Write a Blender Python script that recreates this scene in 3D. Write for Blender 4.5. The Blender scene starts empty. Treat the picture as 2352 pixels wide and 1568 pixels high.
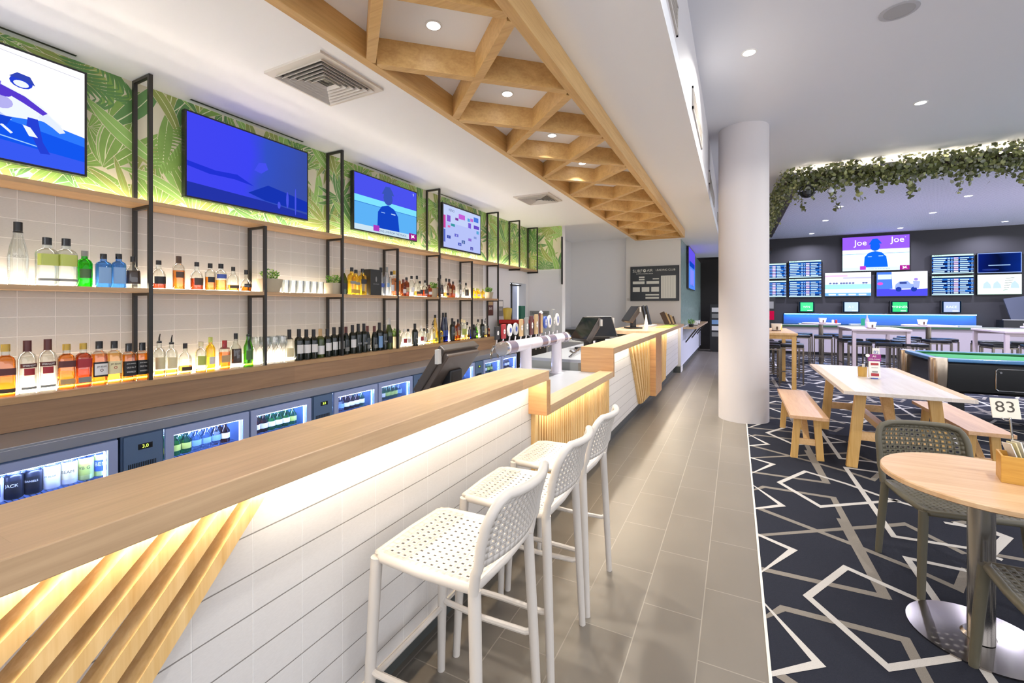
import bpy, math, random
from mathutils import Vector, Matrix, Euler
PI = math.pi
R_ = math.radians
sc = bpy.context.scene
COL = sc.collection
# ------------------------------------------------------------------ helpers
def lin(h):
    h = h.lstrip('#')
    r = []
    for i in (0, 2, 4):
        c = int(h[i:i+2], 16) / 255
        r.append(c / 12.92 if c <= .04045 else ((c + .055) / 1.055) ** 2.4)
    return (r[0], r[1], r[2], 1)
MATS = {}
def _new(name):
    m = bpy.data.materials.new(name); m.use_nodes = True
    nt = m.node_tree
    for n in list(nt.nodes): nt.nodes.remove(n)
    out = nt.nodes.new('ShaderNodeOutputMaterial')
    return m, nt, out
def N(nt, t, **k):
    n = nt.nodes.new(t)
    for a, b in k.items():
        if a in n.inputs: n.inputs[a].default_value = b
        else: setattr(n, a, b)
    return n
def pbr(name, col, rough=.5, metal=0., noise=.0, nscale=8., bump=0., bscale=60., spec=.5, coat=0.):
    if name in MATS: return MATS[name]
    m, nt, out = _new(name)
    b = N(nt, 'ShaderNodeBsdfPrincipled')
    b.inputs['Roughness'].default_value = rough; b.inputs['Metallic'].default_value = metal
    b.inputs['Specular IOR Level'].default_value = spec; b.inputs['Coat Weight'].default_value = coat
    c = lin(col); b.inputs['Base Color'].default_value = c
    L = nt.links
    tc = N(nt, 'ShaderNodeTexCoord')
    if noise:
        nz = N(nt, 'ShaderNodeTexNoise', Scale=nscale, Detail=4.)
        L.new(tc.outputs['Object'], nz.inputs['Vector'])
        mx = N(nt, 'ShaderNodeMixRGB'); mx.inputs[1].default_value = [x*(1-noise) for x in c[:3]]+[1]
        mx.inputs[2].default_value = [min(1, x*(1+noise)) for x in c[:3]]+[1]
        L.new(nz.outputs['Fac'], mx.inputs[0]); L.new(mx.outputs[0], b.inputs['Base Color'])
    if bump:
        nz2 = N(nt, 'ShaderNodeTexNoise', Scale=bscale, Detail=3.)
        L.new(tc.outputs['Object'], nz2.inputs['Vector'])
        bp = N(nt, 'ShaderNodeBump', Strength=bump, Distance=.005)
        L.new(nz2.outputs['Fac'], bp.inputs['Height']); L.new(bp.outputs[0], b.inputs['Normal'])
    L.new(b.outputs[0], out.inputs[0]); MATS[name] = m; return m
def wood(name, c1, c2, axis='Y', scale=1., rough=.42, plank=0., coat=.0):
    if name in MATS: return MATS[name]
    m, nt, out = _new(name); L = nt.links
    b = N(nt, 'ShaderNodeBsdfPrincipled', Roughness=rough); b.inputs['Coat Weight'].default_value = coat
    tc = N(nt, 'ShaderNodeTexCoord')
    s = {'X': (.8, 14, 14), 'Y': (14, .8, 14), 'Z': (14, 14, .8)}[axis]
    mp = N(nt, 'ShaderNodeMapping'); mp.inputs['Scale'].default_value = [x*scale for x in s]
    L.new(tc.outputs['Object'], mp.inputs['Vector'])
    n1 = N(nt, 'ShaderNodeTexNoise', Scale=1.6, Detail=6., Roughness=.62, Distortion=.6)
    n2 = N(nt, 'ShaderNodeTexNoise', Scale=7., Detail=4., Roughness=.6)
    L.new(mp.outputs[0], n1.inputs['Vector']); L.new(mp.outputs[0], n2.inputs['Vector'])
    ad = N(nt, 'ShaderNodeMixRGB'); ad.inputs[0].default_value = .35
    L.new(n1.outputs['Fac'], ad.inputs[1]); L.new(n2.outputs['Fac'], ad.inputs[2])
    cr = N(nt, 'ShaderNodeValToRGB')
    cr.color_ramp.elements[0].position = .36; cr.color_ramp.elements[1].position = .66
    cr.color_ramp.elements[0].color = lin(c1); cr.color_ramp.elements[1].color = lin(c2)
    L.new(ad.outputs[0], cr.inputs[0])
    last = cr.outputs[0]
    if plank:
        w = N(nt, 'ShaderNodeTexBrick', Scale=1.); w.offset = .37
        w.inputs['Brick Width'].default_value = 1.15; w.inputs['Row Height'].default_value = plank
        w.inputs['Mortar Size'].default_value = .0006; w.inputs['Color1'].default_value = (.86, .86, .86, 1)
        w.inputs['Color2'].default_value = (1.06, 1.03, 1., 1); w.inputs['Mortar'].default_value = (.8, .78, .75, 1)
        mp2 = N(nt, 'ShaderNodeMapping')
        if axis == 'Y': mp2.inputs['Rotation'].default_value = (0, 0, PI/2)
        if axis == 'Z': mp2.inputs['Rotation'].default_value = (PI/2, 0, PI/2)
        L.new(tc.outputs['Object'], mp2.inputs['Vector']); L.new(mp2.outputs[0], w.inputs['Vector'])
        mu = N(nt, 'ShaderNodeMixRGB', blend_type='MULTIPLY'); mu.inputs[0].default_value = 1
        L.new(last, mu.inputs[1]); L.new(w.outputs['Color'], mu.inputs[2]); last = mu.outputs[0]
    L.new(last, b.inputs['Base Color'])
    bp = N(nt, 'ShaderNodeBump', Strength=.06, Distance=.002); L.new(ad.outputs[0], bp.inputs['Height']); L.new(bp.outputs[0], b.inputs['Normal'])
    L.new(b.outputs[0], out.inputs[0]); MATS[name] = m; return m
def swz(nt, tc, order):
    s = N(nt, 'ShaderNodeSeparateXYZ'); c = N(nt, 'ShaderNodeCombineXYZ'); nt.links.new(tc.outputs['Object'], s.inputs[0])
    for i, ch in enumerate(order): nt.links.new(s.outputs['XYZ'.index(ch)], c.inputs[i])
    return c.outputs[0]
def tile(name, col, grout, bw, rh, rot, mortar=.004, offset=0., loc=(0, 0, 0), rough=.35, bump=.6, invert=False, var=.04, grain=0., gs=(1, 1, 1), hline=None):
    if name in MATS: return MATS[name]
    m, nt, out = _new(name); L = nt.links
    b = N(nt, 'ShaderNodeBsdfPrincipled', Roughness=rough)
    tc = N(nt, 'ShaderNodeTexCoord')
    mp = N(nt, 'ShaderNodeMapping'); mp.inputs['Location'].default_value = loc
    L.new(swz(nt, tc, rot), mp.inputs['Vector'])
    w = N(nt, 'ShaderNodeTexBrick', Scale=1.); w.offset = offset; w.squash = 1
    w.inputs['Brick Width'].default_value = bw; w.inputs['Row Height'].default_value = rh
    w.inputs['Mortar Size'].default_value = mortar; w.inputs['Mortar Smooth'].default_value = .3
    c = lin(col)
    w.inputs['Color1'].default_value = [x*(1-var) for x in c[:3]]+[1]; w.inputs['Color2'].default_value = [min(1, x*(1+var)) for x in c[:3]]+[1]
    w.inputs['Mortar'].default_value = lin(grout)
    L.new(mp.outputs[0], w.inputs['Vector'])
    wc = w.outputs['Color']
    if hline:
        sz = N(nt, 'ShaderNodeSeparateXYZ'); L.new(mp.outputs[0], sz.inputs[0])
        dv = N(nt, 'ShaderNodeMath', operation='DIVIDE'); dv.inputs[1].default_value = rh; L.new(sz.outputs[1], dv.inputs[0])
        pp = N(nt, 'ShaderNodeMath', operation='PINGPONG'); pp.inputs[1].default_value = .5; L.new(dv.outputs[0], pp.inputs[0])
        lt = N(nt, 'ShaderNodeMath', operation='LESS_THAN'); lt.inputs[1].default_value = mortar*.8/rh; L.new(pp.outputs[0], lt.inputs[0])
        w2 = N(nt, 'ShaderNodeMixRGB'); w2.inputs[1].default_value = (1, 1, 1, 1); w2.inputs[2].default_value = lin(hline); L.new(lt.outputs[0], w2.inputs[0])  # horizontal joints darkened: their shadow lines are mixed into the tile colour
        m2 = N(nt, 'ShaderNodeMixRGB', blend_type='MULTIPLY'); m2.inputs[0].default_value = 1
        L.new(w.outputs['Color'], m2.inputs[1]); L.new(w2.outputs[0], m2.inputs[2]); wc = m2.outputs[0]
    nz = N(nt, 'ShaderNodeTexNoise', Scale=5., Detail=6.)
    mp3 = N(nt, 'ShaderNodeMapping'); mp3.inputs['Scale'].default_value = gs
    L.new(tc.outputs['Object'], mp3.inputs['Vector']); L.new(mp3.outputs[0], nz.inputs['Vector'])
    mx = N(nt, 'ShaderNodeMixRGB', blend_type='MULTIPLY'); mx.inputs[0].default_value = 1
    cr = N(nt, 'ShaderNodeValToRGB'); cr.color_ramp.elements[0].position = .35; cr.color_ramp.elements[1].position = .65
    g = 1-grain; cr.color_ramp.elements[0].color = (g, g, g, 1); cr.color_ramp.elements[1].color = (1, 1, 1, 1)
    L.new(nz.outputs['Fac'], cr.inputs[0]); L.new(wc, mx.inputs[1]); L.new(cr.outputs[0], mx.inputs[2])
    L.new(mx.outputs[0], b.inputs['Base Color'])
    bp = N(nt, 'ShaderNodeBump', Strength=bump, Distance=.003); bp.invert = not invert
    ad = N(nt, 'ShaderNodeMath', operation='MULTIPLY_ADD'); ad.inputs[1].default_value = grain*1.2*(1 if invert else -1)
    L.new(nz.outputs['Fac'], ad.inputs[0]); L.new(w.outputs['Fac'], ad.inputs[2])
    L.new(ad.outputs[0], bp.inputs['Height']); L.new(bp.outputs[0], b.inputs['Normal'])
    L.new(b.outputs[0], out.inputs[0]); MATS[name] = m; return m
def em(col, s=1.):
    k = 'glow_%s_%g' % (col, s)
    if k in MATS: return MATS[k]
    m, nt, out = _new(k); e = N(nt, 'ShaderNodeEmission'); e.inputs[0].default_value = lin(col); e.inputs[1].default_value = s
    nt.links.new(e.outputs[0], out.inputs[0]); MATS[k] = m; return m
def em_grad(name, stops, rot=(0, 0, 0), sc_=1., nz=.3, nsc=2., s=1., axis=1):
    if name in MATS: return MATS[name]
    m, nt, out = _new(name); L = nt.links
    tc = N(nt, 'ShaderNodeTexCoord'); sp = N(nt, 'ShaderNodeSeparateXYZ'); L.new(tc.outputs['Generated'], sp.inputs[0])
    n = N(nt, 'ShaderNodeTexNoise', Scale=nsc, Detail=1.5); L.new(tc.outputs['Generated'], n.inputs['Vector'])
    a = N(nt, 'ShaderNodeMath', operation='MULTIPLY_ADD'); a.inputs[1].default_value = nz; L.new(n.outputs['Fac'], a.inputs[0]); L.new(sp.outputs[axis], a.inputs[2])
    b = N(nt, 'ShaderNodeMath', operation='SUBTRACT'); L.new(a.outputs[0], b.inputs[0]); b.inputs[1].default_value = nz*.5
    cr = N(nt, 'ShaderNodeValToRGB'); els = cr.color_ramp.elements
    els[0].position = stops[0][0]; els[0].color = lin(stops[0][1]); els[1].position = stops[-1][0]; els[1].color = lin(stops[-1][1])
    for p, c in stops[1:-1]:
        e = els.new(p); e.color = lin(c)
    L.new(b.outputs[0], cr.inputs[0])
    e = N(nt, 'ShaderNodeEmission'); e.inputs[1].default_value = s; L.new(cr.outputs[0], e.inputs[0]); L.new(e.outputs[0], out.inputs[0]); MATS[name] = m; return m
def glass(name, col, gloss=.12, rough=.02):
    """thin-walled coloured glass: tinted see-through mixed with a fresnel-weighted reflection"""
    if name in MATS: return MATS[name]
    m, nt, out = _new(name); L = nt.links
    t = N(nt, 'ShaderNodeBsdfTransparent'); t.inputs[0].default_value = lin(col)
    g = N(nt, 'ShaderNodeBsdfGlossy', Roughness=rough); g.inputs[0].default_value = (1, 1, 1, 1)
    f = N(nt, 'ShaderNodeLayerWeight', Blend=.28)
    mu = N(nt, 'ShaderNodeMath', operation='MULTIPLY_ADD'); mu.inputs[1].default_value = .55; mu.inputs[2].default_value = gloss*.3
    L.new(f.outputs['Fresnel'], mu.inputs[0])
    mx = N(nt, 'ShaderNodeMixShader'); L.new(mu.outputs[0], mx.inputs[0]); L.new(t.outputs[0], mx.inputs[1]); L.new(g.outputs[0], mx.inputs[2])
    L.new(mx.outputs[0], out.inputs[0]); MATS[name] = m; return m

class MB:
    def __init__(s): s.v = []; s.f = []; s.m = []
    def add(s, vs, fs, m=0):
        o = len(s.v); s.v += [tuple(p) for p in vs]; s.f += [tuple(i+o for i in f) for f in fs]; s.m += [m]*len(fs); return s
    def box(s, x0, x1, y0, y1, z0, z1, m=0):
        return s.add([(x0, y0, z0), (x1, y0, z0), (x1, y1, z0), (x0, y1, z0), (x0, y0, z1), (x1, y0, z1), (x1, y1, z1), (x0, y1, z1)],
                     [(0, 3, 2, 1), (4, 5, 6, 7), (0, 1, 5, 4), (1, 2, 6, 5), (2, 3, 7, 6), (3, 0, 4, 7)], m)
    def beam(s, a, b, w, h, up=(0, 0, 1), m=0):
        """box from a to b, w wide across, h along up"""
        a = Vector(a); b = Vector(b); d = (b-a).normalized(); u = Vector(up); r = d.cross(u).normalized(); u = r.cross(d).normalized()
        P = []
        for c in (a, b):
            for i, j in ((-1, -1), (1, -1), (1, 1), (-1, 1)): P.append(c+r*(i*w/2)+u*(j*h/2))
        return s.add(P, [(0, 1, 2, 3), (7, 6, 5, 4), (0, 4, 5, 1), (1, 5, 6, 2), (2, 6, 7, 3), (3, 7, 4, 0)], m)
    def poly(s, pts, m=0): return s.add(pts, [tuple(range(len(pts)))], m)
    def tube(s, pts, r, n=8, m=0, cap=True, closed=False, ell=1.):
        pts = [Vector(p) for p in pts]; k = len(pts); rs = r if isinstance(r, (list, tuple)) else [r]*k
        V = []; prev = None
        for i, p in enumerate(pts):
            if closed: d = (pts[(i+1) % k]-pts[i-1]).normalized()
            else: d = ((pts[min(i+1, k-1)]-pts[max(i-1, 0)])).normalized()
            if prev is None:
                a = Vector((0, 0, 1)) if abs(d.z) < .9 else Vector((1, 0, 0)); e = d.cross(a).normalized()
            else: e = (prev-d*prev.dot(d)).normalized()
            prev = e; g = d.cross(e)
            for j in range(n):
                t = 2*PI*j/n; V.append(p+e*(math.cos(t)*rs[i])+g*(math.sin(t)*rs[i]*ell))
        F = []
        for i in range(k if closed else k-1):
            i2 = (i+1) % k
            for j in range(n): F.append((i*n+j, i*n+(j+1) % n, i2*n+(j+1) % n, i2*n+j))
        if cap and not closed: F += [tuple(range(n))[::-1], tuple(range((k-1)*n, k*n))]
        return s.add(V, F, m)
    def lathe(s, prof, c=(0, 0, 0), n=16, sq=2., ax=1., ay=1., m=0, a0=0., a1=2*PI, cap=True, scale=1.):
        """profile [(r,z)] around a vertical axis; sq>2 gives a rounded-square section"""
        full = abs(a1-a0-2*PI) < 1e-6; V = []; k = n if full else n+1
        for r, z in prof:
            for j in range(k):
                t = a0+(a1-a0)*j/n; ct, st = math.cos(t), math.sin(t)
                q = (abs(ct)**sq+abs(st)**sq)**(-1/sq)
                V.append((c[0]+r*q*ct*ax*scale, c[1]+r*q*st*ay*scale, c[2]+z))
        F = []
        for i in range(len(prof)-1):
            for j in range(k if full else n):
                j2 = (j+1) % k if full else j+1
                F.append((i*k+j, i*k+j2, (i+1)*k+j2, (i+1)*k+j))
        if cap and full: F += [tuple(range(k))[::-1], tuple(range((len(prof)-1)*k, len(prof)*k))]
        return s.add(V, F, m)
    def merge(s, o, fn=None, m=None):
        vs = [fn(p) for p in o.v] if fn else o.v
        k = len(s.v); s.v += [tuple(p) for p in vs]; s.f += [tuple(i+k for i in f) for f in o.f]; s.m += [(m if m is not None else x) for x in o.m]; return s
    def mesh(s, name, mats, smooth=False, off=None):
        me = bpy.data.meshes.new(name)
        vs = s.v if off is None else [(p[0]-off[0], p[1]-off[1], p[2]-off[2]) for p in s.v]
        me.from_pydata(vs, [], s.f)
        for mt in (mats if isinstance(mats, (list, tuple)) else [mats]): me.materials.append(mt)
        me.polygons.foreach_set('material_index', s.m)
        if smooth:
            me.polygons.foreach_set('use_smooth', [True]*len(s.f))
            try: me.set_sharp_from_angle(angle=R_(38))
            except Exception: pass
        me.update(); return me
    def build(s, name, mats, parent=None, smooth=False, bevel=0., loc=None, local=False):
        """vertices are world coordinates unless local=True"""
        off = None
        if not local:
            if parent is not None:
                w = Vector(parent.location); p = parent.parent
                while p: w += Vector(p.location); p = p.parent
                off = w if loc is None else Vector(loc)
                o = bpy.data.objects.new(name, s.mesh(name, mats, smooth, off))
                o.location = (off-w)
            else:
                off = Vector(loc) if loc is not None else None
                o = bpy.data.objects.new(name, s.mesh(name, mats, smooth, off))
                if off is not None: o.location = off
        else:
            o = bpy.data.objects.new(name, s.mesh(name, mats, smooth))
            if loc is not None: o.location = loc
        COL.objects.link(o)
        if parent is not None: o.parent = parent
        if bevel:
            b = o.modifiers.new('edge', 'BEVEL'); b.width = bevel; b.segments = 2; b.limit_method = 'ANGLE'; b.angle_limit = R_(40); b.harden_normals = False
        return o
def tag(o, label, cat, group=None):
    o['label'] = label; o['category'] = cat
    if group: o['group'] = group
    return o
def st(o, label=None):
    o['kind'] = 'structure'
    if label: o['label'] = label
    return o
def thing(name, label, cat, loc=(0, 0, 0), rz=0, group=None):
    o = bpy.data.objects.new(name, None); o.empty_display_size = .05; COL.objects.link(o)
    o.location = loc; o.rotation_euler = (0, 0, rz); return tag(o, label, cat, group)
def dup(o, loc=None, rz=None, label=None, group=None, parent=None):
    c = o.copy(); COL.objects.link(c)
    if parent is not None: c.parent = parent
    if loc is not None: c.location = loc
    if rz is not None: c.rotation_euler = (0, 0, rz)
    if label: c['label'] = label
    if group: c['group'] = group
    for ch in list(o.children): dup(ch, parent=c)
    return c
_TX = {}
def text_mb(t, size=1., sx=1.):
    """flat lettering as polygons in the xy plane, centred"""
    if t not in _TX:
        cu = bpy.data.curves.new('tmp', 'FONT'); cu.body = t; cu.size = 1; cu.align_x = 'CENTER'; cu.align_y = 'CENTER'; cu.resolution_u = 3
        ob = bpy.data.objects.new('tmp', cu); COL.objects.link(ob)
        bpy.context.view_layer.update()
        me = bpy.data.meshes.new_from_object(ob.evaluated_get(bpy.context.evaluated_depsgraph_get()))
        _TX[t] = ([tuple(v.co) for v in me.vertices], [tuple(p.vertices) for p in me.polygons])
        bpy.data.objects.remove(ob); bpy.data.meshes.remove(me); bpy.data.curves.remove(cu)
    vs, fs = _TX[t]; b = MB(); b.add([(x*size*sx, y*size, 0) for x, y, z in vs], fs); return b
class Panel:
    """a flat printed or lit rectangle: items in 0..1 of width and height, each a hair in front of the last"""
    def __init__(s, o, u, v, w, h, gap=.0006):
        s.o = Vector(o); s.u = Vector(u).normalized(); s.v_ = Vector(v).normalized(); s.n = s.u.cross(s.v_); s.w = w; s.h = h; s.b = MB(); s.mats = []; s.d = 0; s.gap = gap
    def mi(s, m):
        if m not in s.mats: s.mats.append(m)
        return s.mats.index(m)
    def P(s, x, y): return s.o+s.u*(x*s.w)+s.v_*(y*s.h)+s.n*s.d
    def poly(s, pts, m): s.d += s.gap*.2; s.b.poly([s.P(*p) for p in pts], s.mi(m)); return s
    def rect(s, x0, y0, x1, y1, m): return s.poly([(x0, y0), (x1, y0), (x1, y1), (x0, y1)], m)
    def ell(s, x, y, rx, ry, m, n=14, a=0):
        P = []
        for i in range(n):
            t = 2*PI*i/n; p, q = rx*math.cos(t), ry*math.sin(t); P.append((x+p*math.cos(a)-q*math.sin(a), y+p*math.sin(a)+q*math.cos(a)))
        return s.poly(P, m)
    def text(s, t, x, y, size, m, sx=1.):
        s.d += s.gap*.2; k = s.mi(m)
        s.b.merge(text_mb(t, size, sx), lambda p: s.P(x, y)+s.u*p[0]+s.v_*p[1], k); return s
    def line(s, x0, y0, x1, y1, t, m):
        dx, dy = (x1-x0)*s.w, (y1-y0)*s.h; L = math.hypot(dx, dy) or 1; nx, ny = -dy/L*t/2/s.w, dx/L*t/2/s.h
        return s.poly([(x0-nx, y0-ny), (x1-nx, y1-ny), (x1+nx, y1+ny), (x0+nx, y0+ny)], m)
    def build(s, name, parent): return s.b.build(name, s.mats, parent)

# ------------------------------------------------------------------ materials
WHITE = pbr('white_paint', '#e9e8e6', .6, bump=.05, bscale=120)
CEIL = pbr('ceiling_paint', '#f6f7f8', .7)
CEIL2 = pbr('grey_ceiling_paint', '#dcdee5', .7)
OAK = wood('oak_laminate', '#b79874', '#d2b18a', 'Y', .8, .28, plank=.11)
OAKX = wood('oak_laminate_side', '#ad8055', '#c99c6a', 'X', .8, .3)
OAKD = wood('oak_backbar', '#8f7054', '#ad8a68', 'Y', .5, .4, plank=.3)
OAKS = wood('oak_shelf', '#a5825a', '#c09a6c', 'Y', 1., .4)
PINE = wood('pine_batten', '#c59c5e', '#dfc08a', 'Z', .9, .4)
TRUS = wood('truss_timber', '#bd9358', '#d8b274', 'X', .9, .45)
TRUY = wood('truss_timber_long', '#bd9358', '#d8b274', 'Y', .9, .45)
ASH = wood('ash_furniture', '#d3a56c', '#e6c08c', 'Y', .9, .4)
ASHT = wood('ash_tabletop', '#ddcfc2', '#ece3da', 'Y', .9, .3, plank=.14)
ASHZ = wood('ash_leg', '#c99a50', '#deb572', 'Z', .9, .4)
BAMB = wood('bamboo_box', '#c08a34', '#d9a74c', 'X', 1.2, .4)
MAPX = wood('maple_round', '#d0a476', '#e4c197', 'X', .8, .35)
STEEL = pbr('brushed_steel', '#b4b6bb', .42, .8, noise=.08, nscale=3)
CHROME = pbr('chrome', '#d8d8d8', .1, 1.)
BLK = pbr('black_metal', '#2b2823', .45, .2)
BLKP = pbr('black_plastic', '#191a1c', .35)
KICK = pbr('grey_kickboard', '#4c4f4c', .35)
WPL = pbr('white_resin', '#c8c1b8', .45)
GPL = pbr('olive_grey_resin', '#5d5848', .5)
TILEF = tile('white_wall_tile_front', '#cfccc9', '#dbd9d6', .15, .107, 'YZX', .0022, 0., (.116, .074, 0), .35, .5, False, .01, .05, (60, 20, 90), '#9a9794')
TILEB = tile('white_wall_tile_back', '#bdb8ae', '#d9d4cb', .155, .1105, 'YZX', .0032, 0., (-.005, 0, 0), .4, .9, True, .02, .06, (60, 12, 90))
FLOORT = tile('grey_floor_tile', '#746d63', '#918a7e', .535, .27, 'YXZ', .0028, .5, (-.14, .145, 0), .38, .35, False, .03, .12, (.5, .25, 1))
LED = em('#fff1d6', 48.); LEDB = em('#fff0dc', 78.); LEDC = em('#fff0d6', 150.)
DLM = em('#ffffff', 14.)
random.seed(7)

# ------------------------------------------------------------------ setting
def slab(name, x0, x1, y0, y1, z0, z1, m, label=None): return st(MB().box(x0, x1, y0, y1, z0, z1).build(name, m), label)
YB = -2.6
slab('floor', -3.7, .128, YB, 16.9, -.12, 0, FLOORT)
b = MB(); b.box(.128, 9.6, YB, 16.9, -.12, .002, 0)
cell_w = [[(1.12, 2.728), (.563, 2.325), (.329, 2.706), (.560, 3.105), (.83, 2.93), (1.05, 2.73), (1.36, 2.55)],
          [(1.16, 3.378), (.905, 3.385), (.914, 2.03), (1.272, 2.06), (1.40, 1.98)],
          [(.10, 2.54), (.31, 2.217), (.10, 2.07)], [(.10, 3.29), (.313, 3.182), (.10, 2.84)],
          [(1.283, 2.42), (1.513, 2.42), (1.574, 2.35), (1.379, 2.04)]]
cell_g = [[(.10, 2.87), (.678, 2.885), (.653, 3.80)], [(.10, 2.44), (.207, 2.547), (.678, 2.555), (.689, 1.235)],
          [(.15, 3.72), (.647, 3.431), (.909, 3.26), (1.05, 3.14), (1.17, 3.40)], [(.10, 3.28), (1.036, 3.909), (1.234, 3.601)]]
def stripe(pts, w, m, z):
    P = [Vector((x, y)) for x, y in pts]; Ls = []; Rs = []
    for i, p in enumerate(P):
        d0 = (P[i]-P[i-1]).normalized() if i else (P[1]-P[0]).normalized()
        d1 = (P[i+1]-P[i]).normalized() if i < len(P)-1 else d0
        n0 = Vector((-d0.y, d0.x)); n1 = Vector((-d1.y, d1.x)); n = (n0+n1)
        if n.length < 1e-3: n = n0
        n.normalize(); k = w/2/max(.32, n.dot(n0)); Ls.append(p+n*k); Rs.append(p-n*k)
    for i in range(len(P)-1):
        q = [Rs[i], Rs[i+1], Ls[i+1], Ls[i]]
        if min(v.x for v in q) < .13: q = [Vector((max(v.x, .13), v.y)) for v in q]
        if max(v.x for v in q) > 9.5 or max(v.y for v in q) > 16.1 or min(v.y for v in q) < YB: continue
        b.poly([(v.x, v.y, z) for v in q], m)
for ix in range(0, 7):
    for iy in range(-3, 10):
        dx, dy = ix*1.24, iy*1.635+(ix % 2)*.8; lv = (ix % 2)*2+iy % 2
        for i, c in enumerate(cell_g): stripe([(x+dx, y+dy) for x, y in c], .043, 2, .003+(lv*4+i)*3e-5)
        for i, c in enumerate(cell_w): stripe([(x+dx, y+dy) for x, y in c], .036, 1, .0037+(lv*5+i)*3e-5)
def carpet(name, col, v): return pbr(name, col, .95, noise=v, nscale=260, bump=.5, bscale=300, spec=.1)
st(b.build('carpet', [carpet('carpet_navy', '#282a33', .35), carpet('carpet_white', '#b9b5b0', .22), carpet('carpet_taupe', '#7d776f', .25)]), 'navy patterned carpet with white and taupe angular lines')
st(MB().box(.118, .13, YB, 16.5, -.01, .006).build('trim_1', pbr('floor_trim', '#d9d4c8', .4)))
# back bar wall
slab('wall_left', -3.75, -3.6, YB, 6.05, 0, 2.16, TILEB)
b = MB(); b.box(-3.75, -3.601, 6.05, 6.99, 0, 2.16); b.box(-3.75, -3.601, 7.65, 7.9, 0, 2.16); b.box(-3.75, -3.601, 6.99, 7.65, 1.92, 2.16)
st(b.build('wall_left_end', WHITE))
b = MB(); b.box(-3.9, -3.86, 6.9, 7.8, 0, 1.92, 0); b.box(-3.72, -3.70, 7.24, 7.27, 0, 1.92, 1); b.box(-3.9, -3.7, 6.99, 7.65, 1.88, 1.90, 1)
st(b.build('door_1', [pbr('door_pale_blue', '#b9bfd2', .5), BLK]), 'pale doorway at the end of the back bar')
# ---- palm-leaf wallpaper, leaves are flat print clipped to the wall rectangle
GREENS = [pbr('leaf_%s' % n, c, .6, noise=.25, nscale=9) for n, c in (('deep', '#5c8a4a'), ('mid', '#7fa34c'), ('olive', '#94a052'), ('fresh', '#93bd62'), ('pale', '#e2e6bc'))]
WALLBG = pbr('wallpaper_ground', '#dcd5b6', .6)
def clip(poly, x0, x1, y0, y1):
    def cut(P, f, g):
        o = []
        for i in range(len(P)):
            a, b_ = P[i-1], P[i]; fa, fb = f(a), f(b_)
            if (fa >= 0) != (fb >= 0): o.append(g(a, b_, fa/(fa-fb)))
            if fb >= 0: o.append(b_)
        return o
    ip = lambda a, b_, t: (a[0]+(b_[0]-a[0])*t, a[1]+(b_[1]-a[1])*t)
    for f in (lambda p: p[0]-x0, lambda p: x1-p[0], lambda p: p[1]-y0, lambda p: y1-p[1]):
        poly = cut(poly, f, ip)
        if len(poly) < 3: return []
    return poly
def blade(p, a, L, w, bend, n=7):
    """quads of a curved lens-shaped blade; returns list of polygons and its midrib"""
    pts = []; x, y = p; mid = []
    for i in range(n+1):
        t = i/n; an = a+bend*t; mid.append((x, y, an)); x += math.cos(an)*L/n; y += math.sin(an)*L/n
    out = []
    for i in range(n):
        q = []
        for k, sgn in ((i, 1), (i+1, 1), (i+1, -1), (i, -1)):
            mx, my, an = mid[k]; t = k/n; ww = w*math.sin(PI*min(1, .08+t*.92))**.8*sgn; q.append((mx-math.sin(an)*ww, my+math.cos(an)*ww))
        out.append(q)
    rib = []
    for i in range(n-1):
        (ax, ay, aa), (bx, by, ba) = mid[i], mid[i+1]; r = w*.05*(1-i/n)+.0008
        rib.append([(ax-math.sin(aa)*r, ay+math.cos(aa)*r), (bx-math.sin(ba)*r, by+math.cos(ba)*r), (bx+math.sin(ba)*r, by-math.cos(ba)*r), (ax+math.sin(aa)*r, ay-math.cos(aa)*r)])
    return out, rib
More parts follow.
